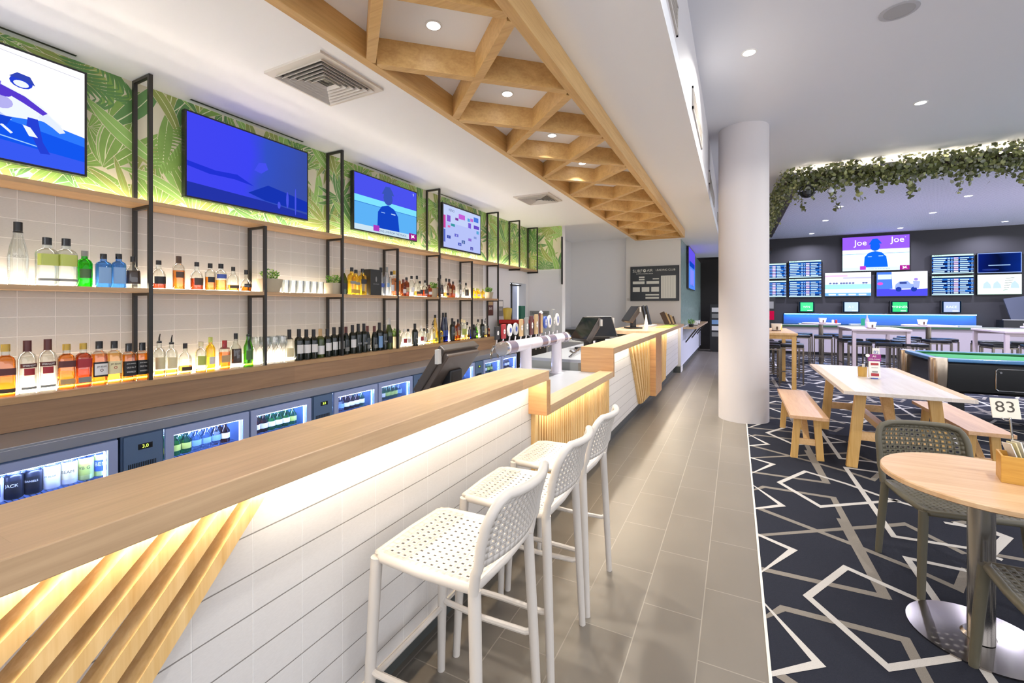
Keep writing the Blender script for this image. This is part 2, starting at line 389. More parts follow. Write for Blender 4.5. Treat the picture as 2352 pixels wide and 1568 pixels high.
def wallpaper(name, W, H, fn, seed, n):
    rd = random.Random(seed); b = MB(); b.poly([fn(0, 0, 0), fn(W, 0, 0), fn(W, H, 0), fn(0, H, 0)], 5)
    d = .0004
    def put(polys, m):
        for q in polys:
            q = clip(q, 0, W, 0, H)
            if len(q) >= 3: b.poly([fn(x, y, d) for x, y in q], m)
    for i in range(n):
        x, y = (i+rd.random())/n*W*1.06-.03*W, rd.uniform(-.15, H+.1)
        kind = rd.choice((0, 0, 1, 1, 2)); g = rd.randint(0, 3); d = .0003+(i % 40)*.000045
        if kind == 0:      # fan palm
            a0 = rd.uniform(0, 2*PI); k = rd.randint(13, 18); Ls = rd.uniform(.2, .34)
            for j in range(k):
                a = a0+(j/(k-1)-.5)*R_(300); l_, bd = Ls*rd.uniform(.8, 1.1), rd.uniform(-.5, .5); pl, rb = blade((x, y), a, l_, .02, bd); d += .000001
                put(blade((x, y), a, l_*1.02, .0235, bd)[0], 5); d += .000001; put(pl, g); d += .0000008; put(rb, 3 if g != 3 else 4)
        elif kind == 1:    # broad blade leaves from one root
            for j in range(rd.randint(3, 5)):
                a = R_(90)+rd.uniform(-1.1, 1.1); l_, w_, bd = rd.uniform(.35, .6), rd.uniform(.032, .055), rd.uniform(-1., 1.); pl, rb = blade((x, y-.1), a, l_, w_, bd, 10); d += .000002
                g2 = rd.randint(0, 3); put(blade((x, y-.1), a, l_*1.01, w_+.004, bd, 10)[0], 5); d += .000002; put(pl, g2); d += .000002; put(rb, 4)
        else:              # feather frond
            a = rd.uniform(0, 2*PI); bend = rd.uniform(-1, 1); px_, py_ = x, y
            for j in range(16):
                t = j/16; an = a+bend*t; px_ += math.cos(an)*.03; py_ += math.sin(an)*.03
                for sg in (-1, 1):
                    pl, rb = blade((px_, py_), an+sg*R_(52), .17*math.sin(PI*(.2+t*.75)), .0095, -sg*.5, 5); d += .000001; put(pl, g)
    return st(b.build(name, GREENS+[WALLBG]))
slab('wall_left_upper', -3.75, -3.602, YB, 7.9, 2.16, 3.2, WHITE)
wallpaper('wall_left_wallpaper', 10.3, .82, lambda x, y, d: (-3.598+d, YB+x, 2.19+y), 3, 270)
slab('wall_return', -3.6, -2.9, 7.76, 7.92, 0, 3.2, WHITE)
wallpaper('wall_return_wallpaper', .7, .82, lambda x, y, d: (-3.6+x, 7.756-d, 2.19+y), 11, 18)
slab('wall_end_recess', -3.9, -2.32, 10.7, 10.9, 0, 3.3, WHITE)
slab('wall_end', -2.32, -1.1, 10.5, 10.9, 0, 3.3, pbr('warm_white_paint', '#d9d5cd', .6))
slab('wall_side_far', -3.9, -3.76, 7.9, 10.9, 0, 3.3, WHITE)
MOS = pbr('green_mosaic', '#7f9488', .3, noise=.8, nscale=11., bump=.3)
b = MB(); b.box(-1.3, -1.095, 10.505, 16.6, 1.02, 3.0, 0); b.box(-1.3, -1.095, 10.505, 16.6, .14, 1.02, 1); b.box(-1.3, -1.12, 10.505, 16.6, 0, .14, 2); b.box(-1.12, -1.088, 10.505, 16.6, .14, .16, 1)
st(b.build('wall_corridor', [MOS, pbr('pale_panel', '#c9cad3', .5), KICK]))
MB().box(-2.3, -1.1, 10.44, 10.51, 0, .14).build('baseboard_end', KICK)['kind'] = 'structure'
DARK = pbr('dark_brown_wall', '#26211c', .7)
slab('wall_corridor_end', -1.3, .95, 16.6, 16.8, 0, 3.9, DARK)
DARK2 = pbr('charcoal_wall', '#2b2a2d', .6)
slab('wall_far', .95, 9.7, 16.7, 16.9, 0, 3.9, DARK2)
# ceilings
slab('ceiling', -3.75, -.33, YB, 7.78, 3.0, 3.12, CEIL)
slab('ceiling_bar_end', -1.95, -.33, 7.78, 14.9, 3.0, 3.12, CEIL)
slab('ceiling_raised', -3.9, -1.95, 7.78, 10.9, 3.12, 3.28, CEIL)
slab('ceiling_corridor', -1.3, .95, 14.9, 16.9, 3.1, 3.2, DARK)
BULK = pbr('bulkhead_paint', '#d8d4d4', .6)
slab('wall_bulkhead', -.42, -.33, YB, 14.9, 3.12, 3.84, BULK)
slab('ceiling_high', -.42, 9.7, YB, 16.9, 3.84, 3.96, CEIL2)
PERF = tile('perforated_panel', '#e8eaf8', '#8d90a8', .055, .03, 'XYZ', .0045, .5, (0, 0, 0), .6, .2, False, .0)
slab('ceiling_lounge', .86, 9.5, 9.05, 16.75, 3.68, 3.76, PERF)
st(MB().lathe([(.3, 0), (.3, 3.84)], (.09, 6.61, 0), 48).build('column', pbr('column_paint', '#cfc9c8', .55), smooth=True), 'round white column at the carpet edge')
# dark shade strips above the televisions, then linear grilles
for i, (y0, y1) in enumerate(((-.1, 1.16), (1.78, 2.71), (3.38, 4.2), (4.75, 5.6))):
    tag(MB().box(-3.54, -3.52, y0, y1, 2.999, 3.003).build('shade_strip', BLK), 'slim dark strip for the shaded gap in the ceiling above the %s television' % ('first', 'second', 'third', 'fourth')[i], 'ceiling vent', 'dark shade strips over the televisions')  # flat black strip stands in for shade along the ceiling gap
for i, (y0, y1) in enumerate(((1.0, 2.9), (4.0, 5.1), (6.6, 8.2), (9.6, 11.4))):
    t = thing('bulkhead_grille', 'white linear air grille in the bulkhead, %s along the aisle' % ('first', 'second', 'third', 'fourth')[i], 'air grille', (-.33, (y0+y1)/2, 3.24), group='bulkhead air grilles')
    MB().box(-.334, -.318, y0, y1, 3.17, 3.19).box(-.334, -.318, y0, y1, 3.34, 3.36).box(-.334, -.318, y0, y0+.02, 3.17, 3.36).box(-.334, -.318, y1-.02, y1, 3.17, 3.36).build('frame', WPL, t)
    q = MB()
    for k in range(6): q.box(-.329, -.32, y0+.02, y1-.02, 3.2+k*.024, 3.206+k*.024)
    q.build('louvre', WPL, t)
# square ceiling diffusers
def vent(cx, cy, label):
    t = thing('ceiling_vent', label, 'ceiling vent', (cx, cy, 3.0), group='square ceiling vents')
    VM = pbr('vent_white', '#d9d3ca', .5); s = .26
    q = MB()
    for z0, z1, a, b_ in ((2.985, 3.001, .26, .205),):
        q.box(cx-a, cx+a, cy-a, cy-b_, z0, z1); q.box(cx-a, cx+a, cy+b_, cy+a, z0, z1); q.box(cx-a, cx-b_, cy-b_, cy+b_, z0, z1); q.box(cx+b_, cx+a, cy-b_, cy+b_, z0, z1)
    q.build('frame', VM, t)
    MB().box(cx-.205, cx+.205, cy-.205, cy+.205, 2.998, 3.0).build('throat', BLKP, t)
    q = MB()
    for k in range(6):
        a = .205-k*.031; z = 2.990; a2 = a-.022; z2 = 2.968
        for sx, sy in ((1, 0), (-1, 0), (0, 1), (0, -1)):
            if sx: q.poly([(cx+sx*a, cy-a, z), (cx+sx*a, cy+a, z), (cx+sx*(a+.012), cy+a+.012, z2), (cx+sx*(a+.012), cy-a-.012, z2)])
            else: q.poly([(cx-a, cy+sy*a, z), (cx+a, cy+sy*a, z), (cx+a+.012, cy+sy*(a+.012), z2), (cx-a-.012, cy+sy*(a+.012), z2)])
    o = q.build('louvre', VM, t); m = o.modifiers.new('s', 'SOLIDIFY'); m.thickness = .002
vent(-2.43, 2.04, 'large square louvred ceiling vent over the serving aisle'); vent(-2.46, 5.63, 'far square ceiling vent beside the timber lattice end')
def disc(name, label, cat, x, y, z, r, mat, rim, group=None):
    t = thing(name, label, cat, (x, y, z), group=group)
    MB().lathe([(r, -.004), (r*.98, .001)], (x, y, z), 24).build('lens', mat, t)
    MB().lathe([(r, -.005), (r*1.28, -.003), (r*1.28, .002), (r, .002)], (x, y, z), 24, cap=False).build('trim_ring', rim, t); return t
def spot(x, y, z, power, col=(1, .96, .9), r=.05, ang=150):
    l = bpy.data.lights.new('downlight_beam', 'AREA'); l.shape = 'DISK'; l.size = r*2; l.energy = power; l.color = col; l.spread = R_(ang)
    o = bpy.data.objects.new('downlight_beam', l); o.location = (x, y, z-.012); COL.objects.link(o); return o
ORD = 'first second third fourth fifth sixth seventh eighth ninth tenth eleventh twelfth thirteenth fourteenth fifteenth sixteenth seventeenth eighteenth nineteenth twentieth'.split()
def nth(i):
    if i < 20: return ORD[i]
    t = ('twenty', 'thirty', 'forty', 'fifty', 'sixty', 'seventy')[(i+1)//10-2]; r = (i+1) % 10
    if r == 0: return {'thirty': 'thirtieth', 'forty': 'fortieth', 'fifty': 'fiftieth', 'sixty': 'sixtieth', 'seventy': 'seventieth', 'twenty': 'twentieth'}[t]
    return t+'-'+ORD[r-1]
P_BAR = 13.
for i in range(9):
    y = 1.9+.85*i if i < 4 else 1.833+.824*i
    disc('downlight', 'round downlight above the timber lattice, %s along the bar' % ORD[i], 'downlight', -1.44, y, 3.0, .036, DLM, WHITE, 'downlights above the timber lattice'); spot(-1.44, y, 2.99, P_BAR if i < 4 else 24., ang=95)
for x, y, lb in ((.11, 4.61, 'downlight in the high ceiling just before the round column'), (1.9, 6.65, 'downlight in the high ceiling above the timber table'), (.11, 1.2, 'downlight in the high ceiling above the aisle'), (1.9, 2.6, 'downlight in the high ceiling above the round table'), (3.7, 4.6, 'downlight in the high ceiling beyond the timber table benches')):
    disc('downlight', lb, 'downlight', x, y, 3.84, .052, DLM, WHITE); spot(x, y, 3.83, 28.)
for x in (2.04, 4.11, 6.2):
    for j, y in enumerate((9.9, 11.87, 13.63, 15.9)):
        disc('downlight', 'downlight in the perforated lounge ceiling, %s row from the screens, %s column' % (ORD[3-j], ORD[int((x-2)/2)]), 'downlight', x, y, 3.68, .06, em('#eef0ff', 14.), WHITE, 'lounge ceiling downlights'); spot(x, y, 3.67, 75., (.76, .76, 1.))
disc('ceiling_speaker', 'round grey flush ceiling speaker in the high ceiling', 'speaker', 1.155, 4.5, 3.84, .1, pbr('speaker_grey', '#a5a5a8', .6), pbr('speaker_rim', '#b4b5bb', .6))

# ------------------------------------------------------------------ timber lattice under the ceiling
t = thing('ceiling_lattice', 'long timber lattice hung under the ceiling above the bar', 'ceiling lattice', (-1.37, 5, 3.0))
xl, xr, z0, z1 = -1.83, -.925, 2.85, 3.0
for x in (xl, xr):
    MB().box(x-.028, x+.028, -1.46, 9.29, z0, z1).build('long_beam', TRUY, t, bevel=.002)
for i in range(-3, 9):
    y = 1.838+.824*i-.824
    for xa, xb in ((xl, xr), (xr, xl)):
        d = Vector((xb-xa, .824, 0)).normalized()
        MB().beam((xa+d.x*.034, y+.824+d.y*.034, 2.925+(.001 if xa == xl else 0)), (xb-d.x*.034, y+1.648-d.y*.034, 2.925+(.001 if xa == xl else 0)), .052, .148).build('diagonal_beam', TRUS, t)
MB().box(xl+.03, xr-.03, 9.24, 9.29, z0, z1).build('end_beam', TRUS, t)

# ------------------------------------------------------------------ front bar
XF, XB, XT = -1.03, -1.32, -1.155
def slats(lst, name, parent):
    q = MB()
    for (y0, z0_), (y1, z1_), w, dp in lst:
        d = Vector((0, y1-y0, z1_-z0_)).normalized(); n = Vector((0, -d.z, d.y)); a = Vector((0, y0, z0_)); c = Vector((0, y1, z1_))
        P = []
        for x in (XT, XT+dp):
            for p, s_ in ((a, -1), (a, 1), (c, 1), (c, -1)):
                r = p+n*(w/2*s_)
                # cut level at the ends
                k = (p.z-r.z)/d.z; r = r+d*k; P.append((x, r.y, r.z))
        q.add(P, [(3, 2, 1, 0), (4, 5, 6, 7), (0, 1, 5, 4), (1, 2, 6, 5), (2, 3, 7, 6), (3, 0, 4, 7)])
    return q.build(name, PINE, parent)
def led_bar(y0, y1, z, parent):
    MB().box(-1.088, -1.072, y0, y1, z-.012, z-.001).build('led_strip', LED, parent)
# high section one
t = thing('bar_counter', 'long high oak topped bar with white tiled front behind the stools', 'bar counter', (-1.2, 1, 0))
q = MB(); q.box(XB, XF, YB+.1, 2.53, 1.04, 1.10)
q.build('countertop', OAK, t, bevel=.003)
MB().box(-1.155, XF, 2.49, 2.55, .825, 1.04).build('end_panel', OAKX, t, bevel=.002)
MB().box(-1.3, XT, YB+.1, 2.53, .19, 1.04).build('tiled_front', TILEF, t)
MB().box(-1.16, -1.146, YB+.1, 2.53, .178, .194).build('edge_trim', WPL, t)
MB().box(-1.3, -1.25, YB+.1, 2.6, 0, .19).build('kickboard', KICK, t)
MB().box(-1.33, -1.3, YB+.1, 2.53, 0, 1.04).build('back_panel', WPL, t)
L = []
for i, (yt, sl) in enumerate(((.735, 1.18), (.655, 1.1), (.572, 1.0), (.488, .94), (.40, .86), (.312, .77), (.23, .7), (.14, .66), (.05, .62), (-.05, .6), (-.15, .6), (-.25, .6))):
    L.append(((yt-(1.03-.2)/sl, .2), (yt, 1.03), .031, .058))
slats(L, 'slat_panel', t)
led_bar(YB+.15, 2.48, 1.04, t)
# low service section
t = thing('service_counter', 'low oak edged service counter with vertical timber battens', 'bar counter', (-1.2, 3.3, 0))
MB().box(-1.16, XF, 2.552, 4.13, .825, .88).build('countertop', OAK, t, bevel=.002)
MB().box(-1.3, XT, 2.532, 4.39, .19, .82).build('front_panel', wood('pine_back', '#c08f45', '#d6ab62', 'Z', .9), t)
L = []; y = 2.6; k = 0
while y < 4.36:
    L.append(((y, .15+.012*(k % 3)), (y, .82), .022, .032)); y += .043; k += 1
slats(L, 'batten_panel', t)
MB().box(-1.165, -1.13, 2.535, 2.585, .2, .825).build('corner_post', PINE, t)
MB().box(-1.3, -1.25, 2.6, 4.4, 0, .19).build('kickboard', KICK, t)
led_bar(2.6, 4.13, .824, t)
# high section two
t = thing('bar_counter', 'high oak bar section past the beer taps with fanned timber battens', 'bar counter', (-1.2, 5.3, 0))
MB().box(XB-.03, XF, 4.17, 6.60, 1.04, 1.10).build('countertop', OAK, t, bevel=.003)
MB().box(XB-.03, XF, 4.132, 4.172, .825, 1.10).build('end_panel', OAKX, t, bevel=.002)
MB().box(-1.3, XT, 4.392, 7.2, .19, 1.04).build('white_front', TILEF, t)
MB().box(-1.3, -1.25, 4.4, 7.2, 0, .19).build('kickboard', KICK, t)
MB().box(-1.154, XF, 6.60, 7.17, .19, 1.10).build('end_block', OAKX, t, bevel=.002)
L = []
for i in range(12):
    a = i/11; L.append(((5.98+a*.6, .2), (5.37+a*1.18, 1.03), .045, .035+.012*(i % 2)))
slats(L, 'slat_panel', t)
led_bar(4.2, 6.58, 1.04, t)
# high section three
t = thing('bar_counter', 'far oak bar section meeting the notice board wall', 'bar counter', (-1.2, 8.8, 0))
MB().box(-1.9, XF, 7.172, 10.44, 1.04, 1.10).build('countertop', OAK, t, bevel=.003)
MB().box(-1.3, XT, 7.2, 10.44, .19, 1.04).build('white_front', TILEF, t)
MB().box(-1.3, -1.25, 7.2, 10.44, 0, .19).build('kickboard', KICK, t)
L = [((7.5+i*.09, .2), (7.25+i*.14, 1.03), .045, .04) for i in range(9)]
slats(L, 'slat_panel', t)
led_bar(7.2, 10.4, 1.04, t)
# steel work benches behind the bar
t = thing('work_bench', 'stainless steel work bench behind the low service counter', 'work bench', (-1.6, 3.3, 0))
MB().box(-2.0, -1.162, 2.56, 4.13, .822, .86).box(-2.0, -1.96, 2.56, 4.13, .78, .822).build('worktop', STEEL, t, bevel=.003)
MB().box(-1.95, -1.305, 2.6, 4.1, .1, .82).build('cabinet', pbr('bench_grey', '#8d8f8c', .5), t)
t = thing('work_bench', 'stainless steel work bench under the near till', 'work bench', (-1.6, 1.0, 0))
MB().box(-1.75, -1.335, -1.5, 2.5, .84, .88).build('worktop', STEEL, t)
MB().box(-1.72, -1.35, -1.5, 2.5, 0, .84).build('cabinet', pbr('bench_grey', '#8d8f8c', .5), t)
t = thing('work_bench', 'grey bench behind the second bar section holding the two tills', 'work bench', (-1.6, 5.3, 0))
MB().box(-1.95, -1.37, 4.2, 7.15, .93, .96).build('worktop', STEEL, t)
MB().box(-1.92, -1.4, 4.2, 7.15, 0, .93).build('cabinet', pbr('bench_grey', '#8d8f8c', .5), t)
t = thing('drip_tray', 'steel drip tray with slotted grate under the beer taps', 'drip tray', (-1.6, 3.3, .86))
MB().box(-1.88, -1.66, 2.7, 3.95, .861, .87).build('tray', STEEL, t)
q = MB()
for k in range(24): q.box(-1.87, -1.67, 2.72+k*.05, 2.73+k*.05, .871, .876)
q.build('grate', CHROME, t)

# ------------------------------------------------------------------ back bar
t = thing('back_counter', 'back bar with tall oak ledge panel and steel worktop', 'back counter', (-3.3, 2.5, 0))
MB().box(-3.598, -3.36, YB+.1, 6.03, .985, 1.02).build('ledge', OAKS, t)
MB().box(-3.40, -3.365, YB+.1, 6.03, .84, .984).build('upstand', OAKD, t)
MB().box(-3.39, -3.02, YB+.1, 6.12, .825, .838).box(-3.035, -3.02, YB+.1, 6.12, .775, .826).build('worktop', STEEL, t, bevel=.002)
MB().box(-3.598, -3.41, YB+.1, 6.03, 0, .984).build('carcass', OAKD, t)
MB().box(-3.56, -3.545, YB+.2, 6.0, 1.0205, 1.026).build('led_strip', LEDB, t)
def shelf(name, z, y1, label, x0=-3.597):
    s = thing(name, label, 'shelf', (-3.48, 2, z))
    MB().box(x0, -3.365, YB+.1, y1, z-.015, z+.012).build('board', OAKS, s)
    MB().box(-3.556, -3.545, YB+.2, min(y1, 6.0)+(1.6 if y1 > 7 else 0), z+.0125, z+.018).build('led_strip', LEDB, s); return s
shelf('wall_shelf', 1.60, 6.12, 'middle oak shelf of spirits on the tiled back wall')
shelf('wall_shelf', 2.165, 7.66, 'upper oak shelf running beneath the televisions')
# steel frames
for k in range(-2, 9):
    y = 1.465+.777*k; tall = (k % 2 == 0) or k == 7; bot = 1.021 if k < 7 else 2.12; top = 2.995 if tall else 2.14
    if k >= 7: top = 2.995
    t = thing('shelf_frame', 'black steel shelf upright frame, %s %s along the back wall' % ('tall' if tall else 'short', ORD[k+2]), 'shelf frame', (-3.47, y, bot), group='black shelf frames')
    s = .011
    MB().box(-3.385, -3.363, y-s, y+s, bot, top).build('front_post', BLK, t); MB().box(-3.582, -3.56, y-s, y+s, bot, top).build('rear_post', BLK, t)
    zs = [top-.018]+([bot] if k >= 7 else [1.566])+([2.131] if tall else [])
    for z in zs: MB().box(-3.56, -3.385, y-s, y+s, z, z+.018).build('rail', BLK, t)

# ------------------------------------------------------------------ fridges
FRG = pbr('fridge_graphite', '#5a7190', .45, .1); FRI = pbr('fridge_frame', '#a3b0d6', .4, .2); FIN = pbr('fridge_liner', '#c3d3f6', .5)
PANE = glass('fridge_glass', '#dfe8ff', .1)
CANM = {k: pbr('can_'+k, c, .3, .4) for k, c in (('white', '#e9e6e6'), ('black', '#22242c'), ('lime', '#c9cf7a'), ('silver', '#c3c8d2'))}
def fridge(i, y0):
    t = thing('bar_fridge', 'under-counter glass door bar fridge, %s from the near end' % ORD[i], 'fridge', (-3.2, y0, 0), group='glass door fridges')
    x = -3.035; y1 = y0+1.215
    q = MB(); q.box(-3.4, x, y0, y1, .06, .1); q.box(-3.4, x, y0, y1, .765, .774); q.box(-3.4, -3.37, y0, y1, .1, .765)
    for a, c in ((y0, y0+.205), (y0+.705, y0+.725), (y1-.012, y1)): q.box(-3.369, x, a, c, .1, .765)
    q.build('cabinet', FRG, t)
    MB().box(-3.368, -3.362, y0+.21, y1-.02, .1, .764).build('liner', FIN, t)
    c = MB().box(x, x+.012, y0+.01, y0+.195, .12, .765).build('control_panel', FRG, t)
    q = MB()
    for k in range(16): q.box(x+.0122, x+.0135, y0+.03+k*.0085, y0+.034+k*.0085, .56, .61)
    q.build('vent', BLKP, c)
    p = Panel((x+.0125, y0+.075, .68), (0, 1, 0), (0, 0, 1), .07, .032); p.rect(0, 0, 1, 1, BLKP); p.text('3.0', .5, .5, .026, em('#d6ff5a', 3.)); p.build('display', c)
    for a, d in ((y0+.208, y0+.708), (y0+.722, y1-.004)):
        D = MB(); f = .042
        D.box(x, x+.02, a, a+f, .11, .765); D.box(x, x+.02, d-f, d, .11, .765); D.box(x, x+.02, a+f, d-f, .72, .765); D.box(x, x+.02, a+f, d-f, .11, .15)
        dr = D.build('door', FRI, t); MB().box(x+.008, x+.012, a+f, d-f, .15, .72).build('pane', PANE, dr)
        MB().box(x-.012, x-.004, a+f+.004, d-f-.004, .713, .722).build('light_tube', em('#dbe6ff', 160.), t)
        MB().box(-3.355, -3.345, a+f+.01, d-f-.01, .725, .735).build('rear_light_tube', em('#c5d8ff', 220.), t)
        MB().box(x-.012, x-.006, d-f-.008, d-f-.002, .2, .71).build('side_light', em('#9fc0ff', 40.), t)
        W = MB()
        for zz in (.566, .335):
            for k in range(int((d-a-.06)/.02)): W.box(-3.35, x-.02, a+.03+k*.02, a+.033+k*.02, zz, zz+.004)
            W.box(-3.35, -3.345, a+.03, d-.03, zz-.004, zz); W.box(x-.025, x-.02, a+.03, d-.03, zz-.004, zz)
        W.build('wire_shelf', CHROME, t)
    return t
for i in range(5): fridge(i, -.05+1.23*i)

# ------------------------------------------------------------------ bottles
G = {'clear': glass('glass_clear', '#f3f6f4'), 'green': glass('glass_green', '#8fd64a'), 'tanq': glass('glass_emerald', '#4fd03a'), 'blue': glass('glass_ice_blue', '#7fb4ea'),
     'amber': glass('glass_amber', '#f3a43a'), 'dark': pbr('glass_dark_green', '#161c10', .08), 'olive': pbr('glass_olive', '#3d4a1a', .1), 'navy': glass('glass_navy', '#2c3a86'),
     'brown': glass('glass_brown', '#b0743c'), 'red': glass('glass_red', '#e4664c'), 'yel': glass('glass_yellow', '#fbe678'), 'frost': glass('glass_frost', '#dfe6ee', .3, .3), 'black': pbr('bottle_black', '#1b1b1c', .2)}
LIQ = {'amber': glass('spirit_amber', '#fbc062'), 'gold': glass('spirit_gold', '#fddc8e'), 'rust': glass('spirit_rust', '#e28a56'), 'clear': None, 'yel': glass('spirit_yellow', '#f5e070')}
C = {k: pbr('print_'+k, c, .45) for k, c in (('black', '#1c1b1a'), ('white', '#ece8e0'), ('cream', '#e6d9a8'), ('red', '#a3262c'), ('maroon', '#5a2a26'), ('gold', '#c9a53c'), ('blue', '#3a56a8'), ('grey', '#8a8a84'), ('yel', '#d8c24a'),
     ('green', '#4a6a35'), ('sky', '#7fa4cc'), ('orange', '#d77a2c'), ('silver', '#b8b8b4'), ('lime', '#b8c25a'), ('tan', '#c0a070'), ('brown', '#4a3526'), ('purple', '#8f2a7c'))}
PROF = {  # fractions of height / body radius
 'wine': [(0, 1), (.62, 1), (.70, .85), (.76, .42), (.98, .36), (1, .36)],
 'spirit': [(0, .97), (.02, 1), (.66, 1), (.74, .8), (.79, .42), (.97, .36), (1, .36)],
 'square': [(0, .96), (.02, 1), (.68, 1), (.74, .86), (.79, .42), (.97, .38), (1, .38)],
 'tall': [(0, .9), (.02, .95), (.45, 1), (.62, .8), (.78, .5), (.97, .36), (1, .36)],
 'squat': [(0, .97), (.02, 1), (.5, 1), (.62, .8), (.7, .4), (.9, .3), (1, .3)],
 'round': [(0, .7), (.05, .9), (.25, 1), (.42, .9), (.55, .5), (.62, .28), (.9, .26), (1, .26)],
 'champ': [(0, 1), (.5, 1), (.62, .8), (.78, .42), (.97, .36), (1, .36)],
 'slim': [(0, 1), (.6, 1), (.75, .6), (.85, .4), (1, .38)]}
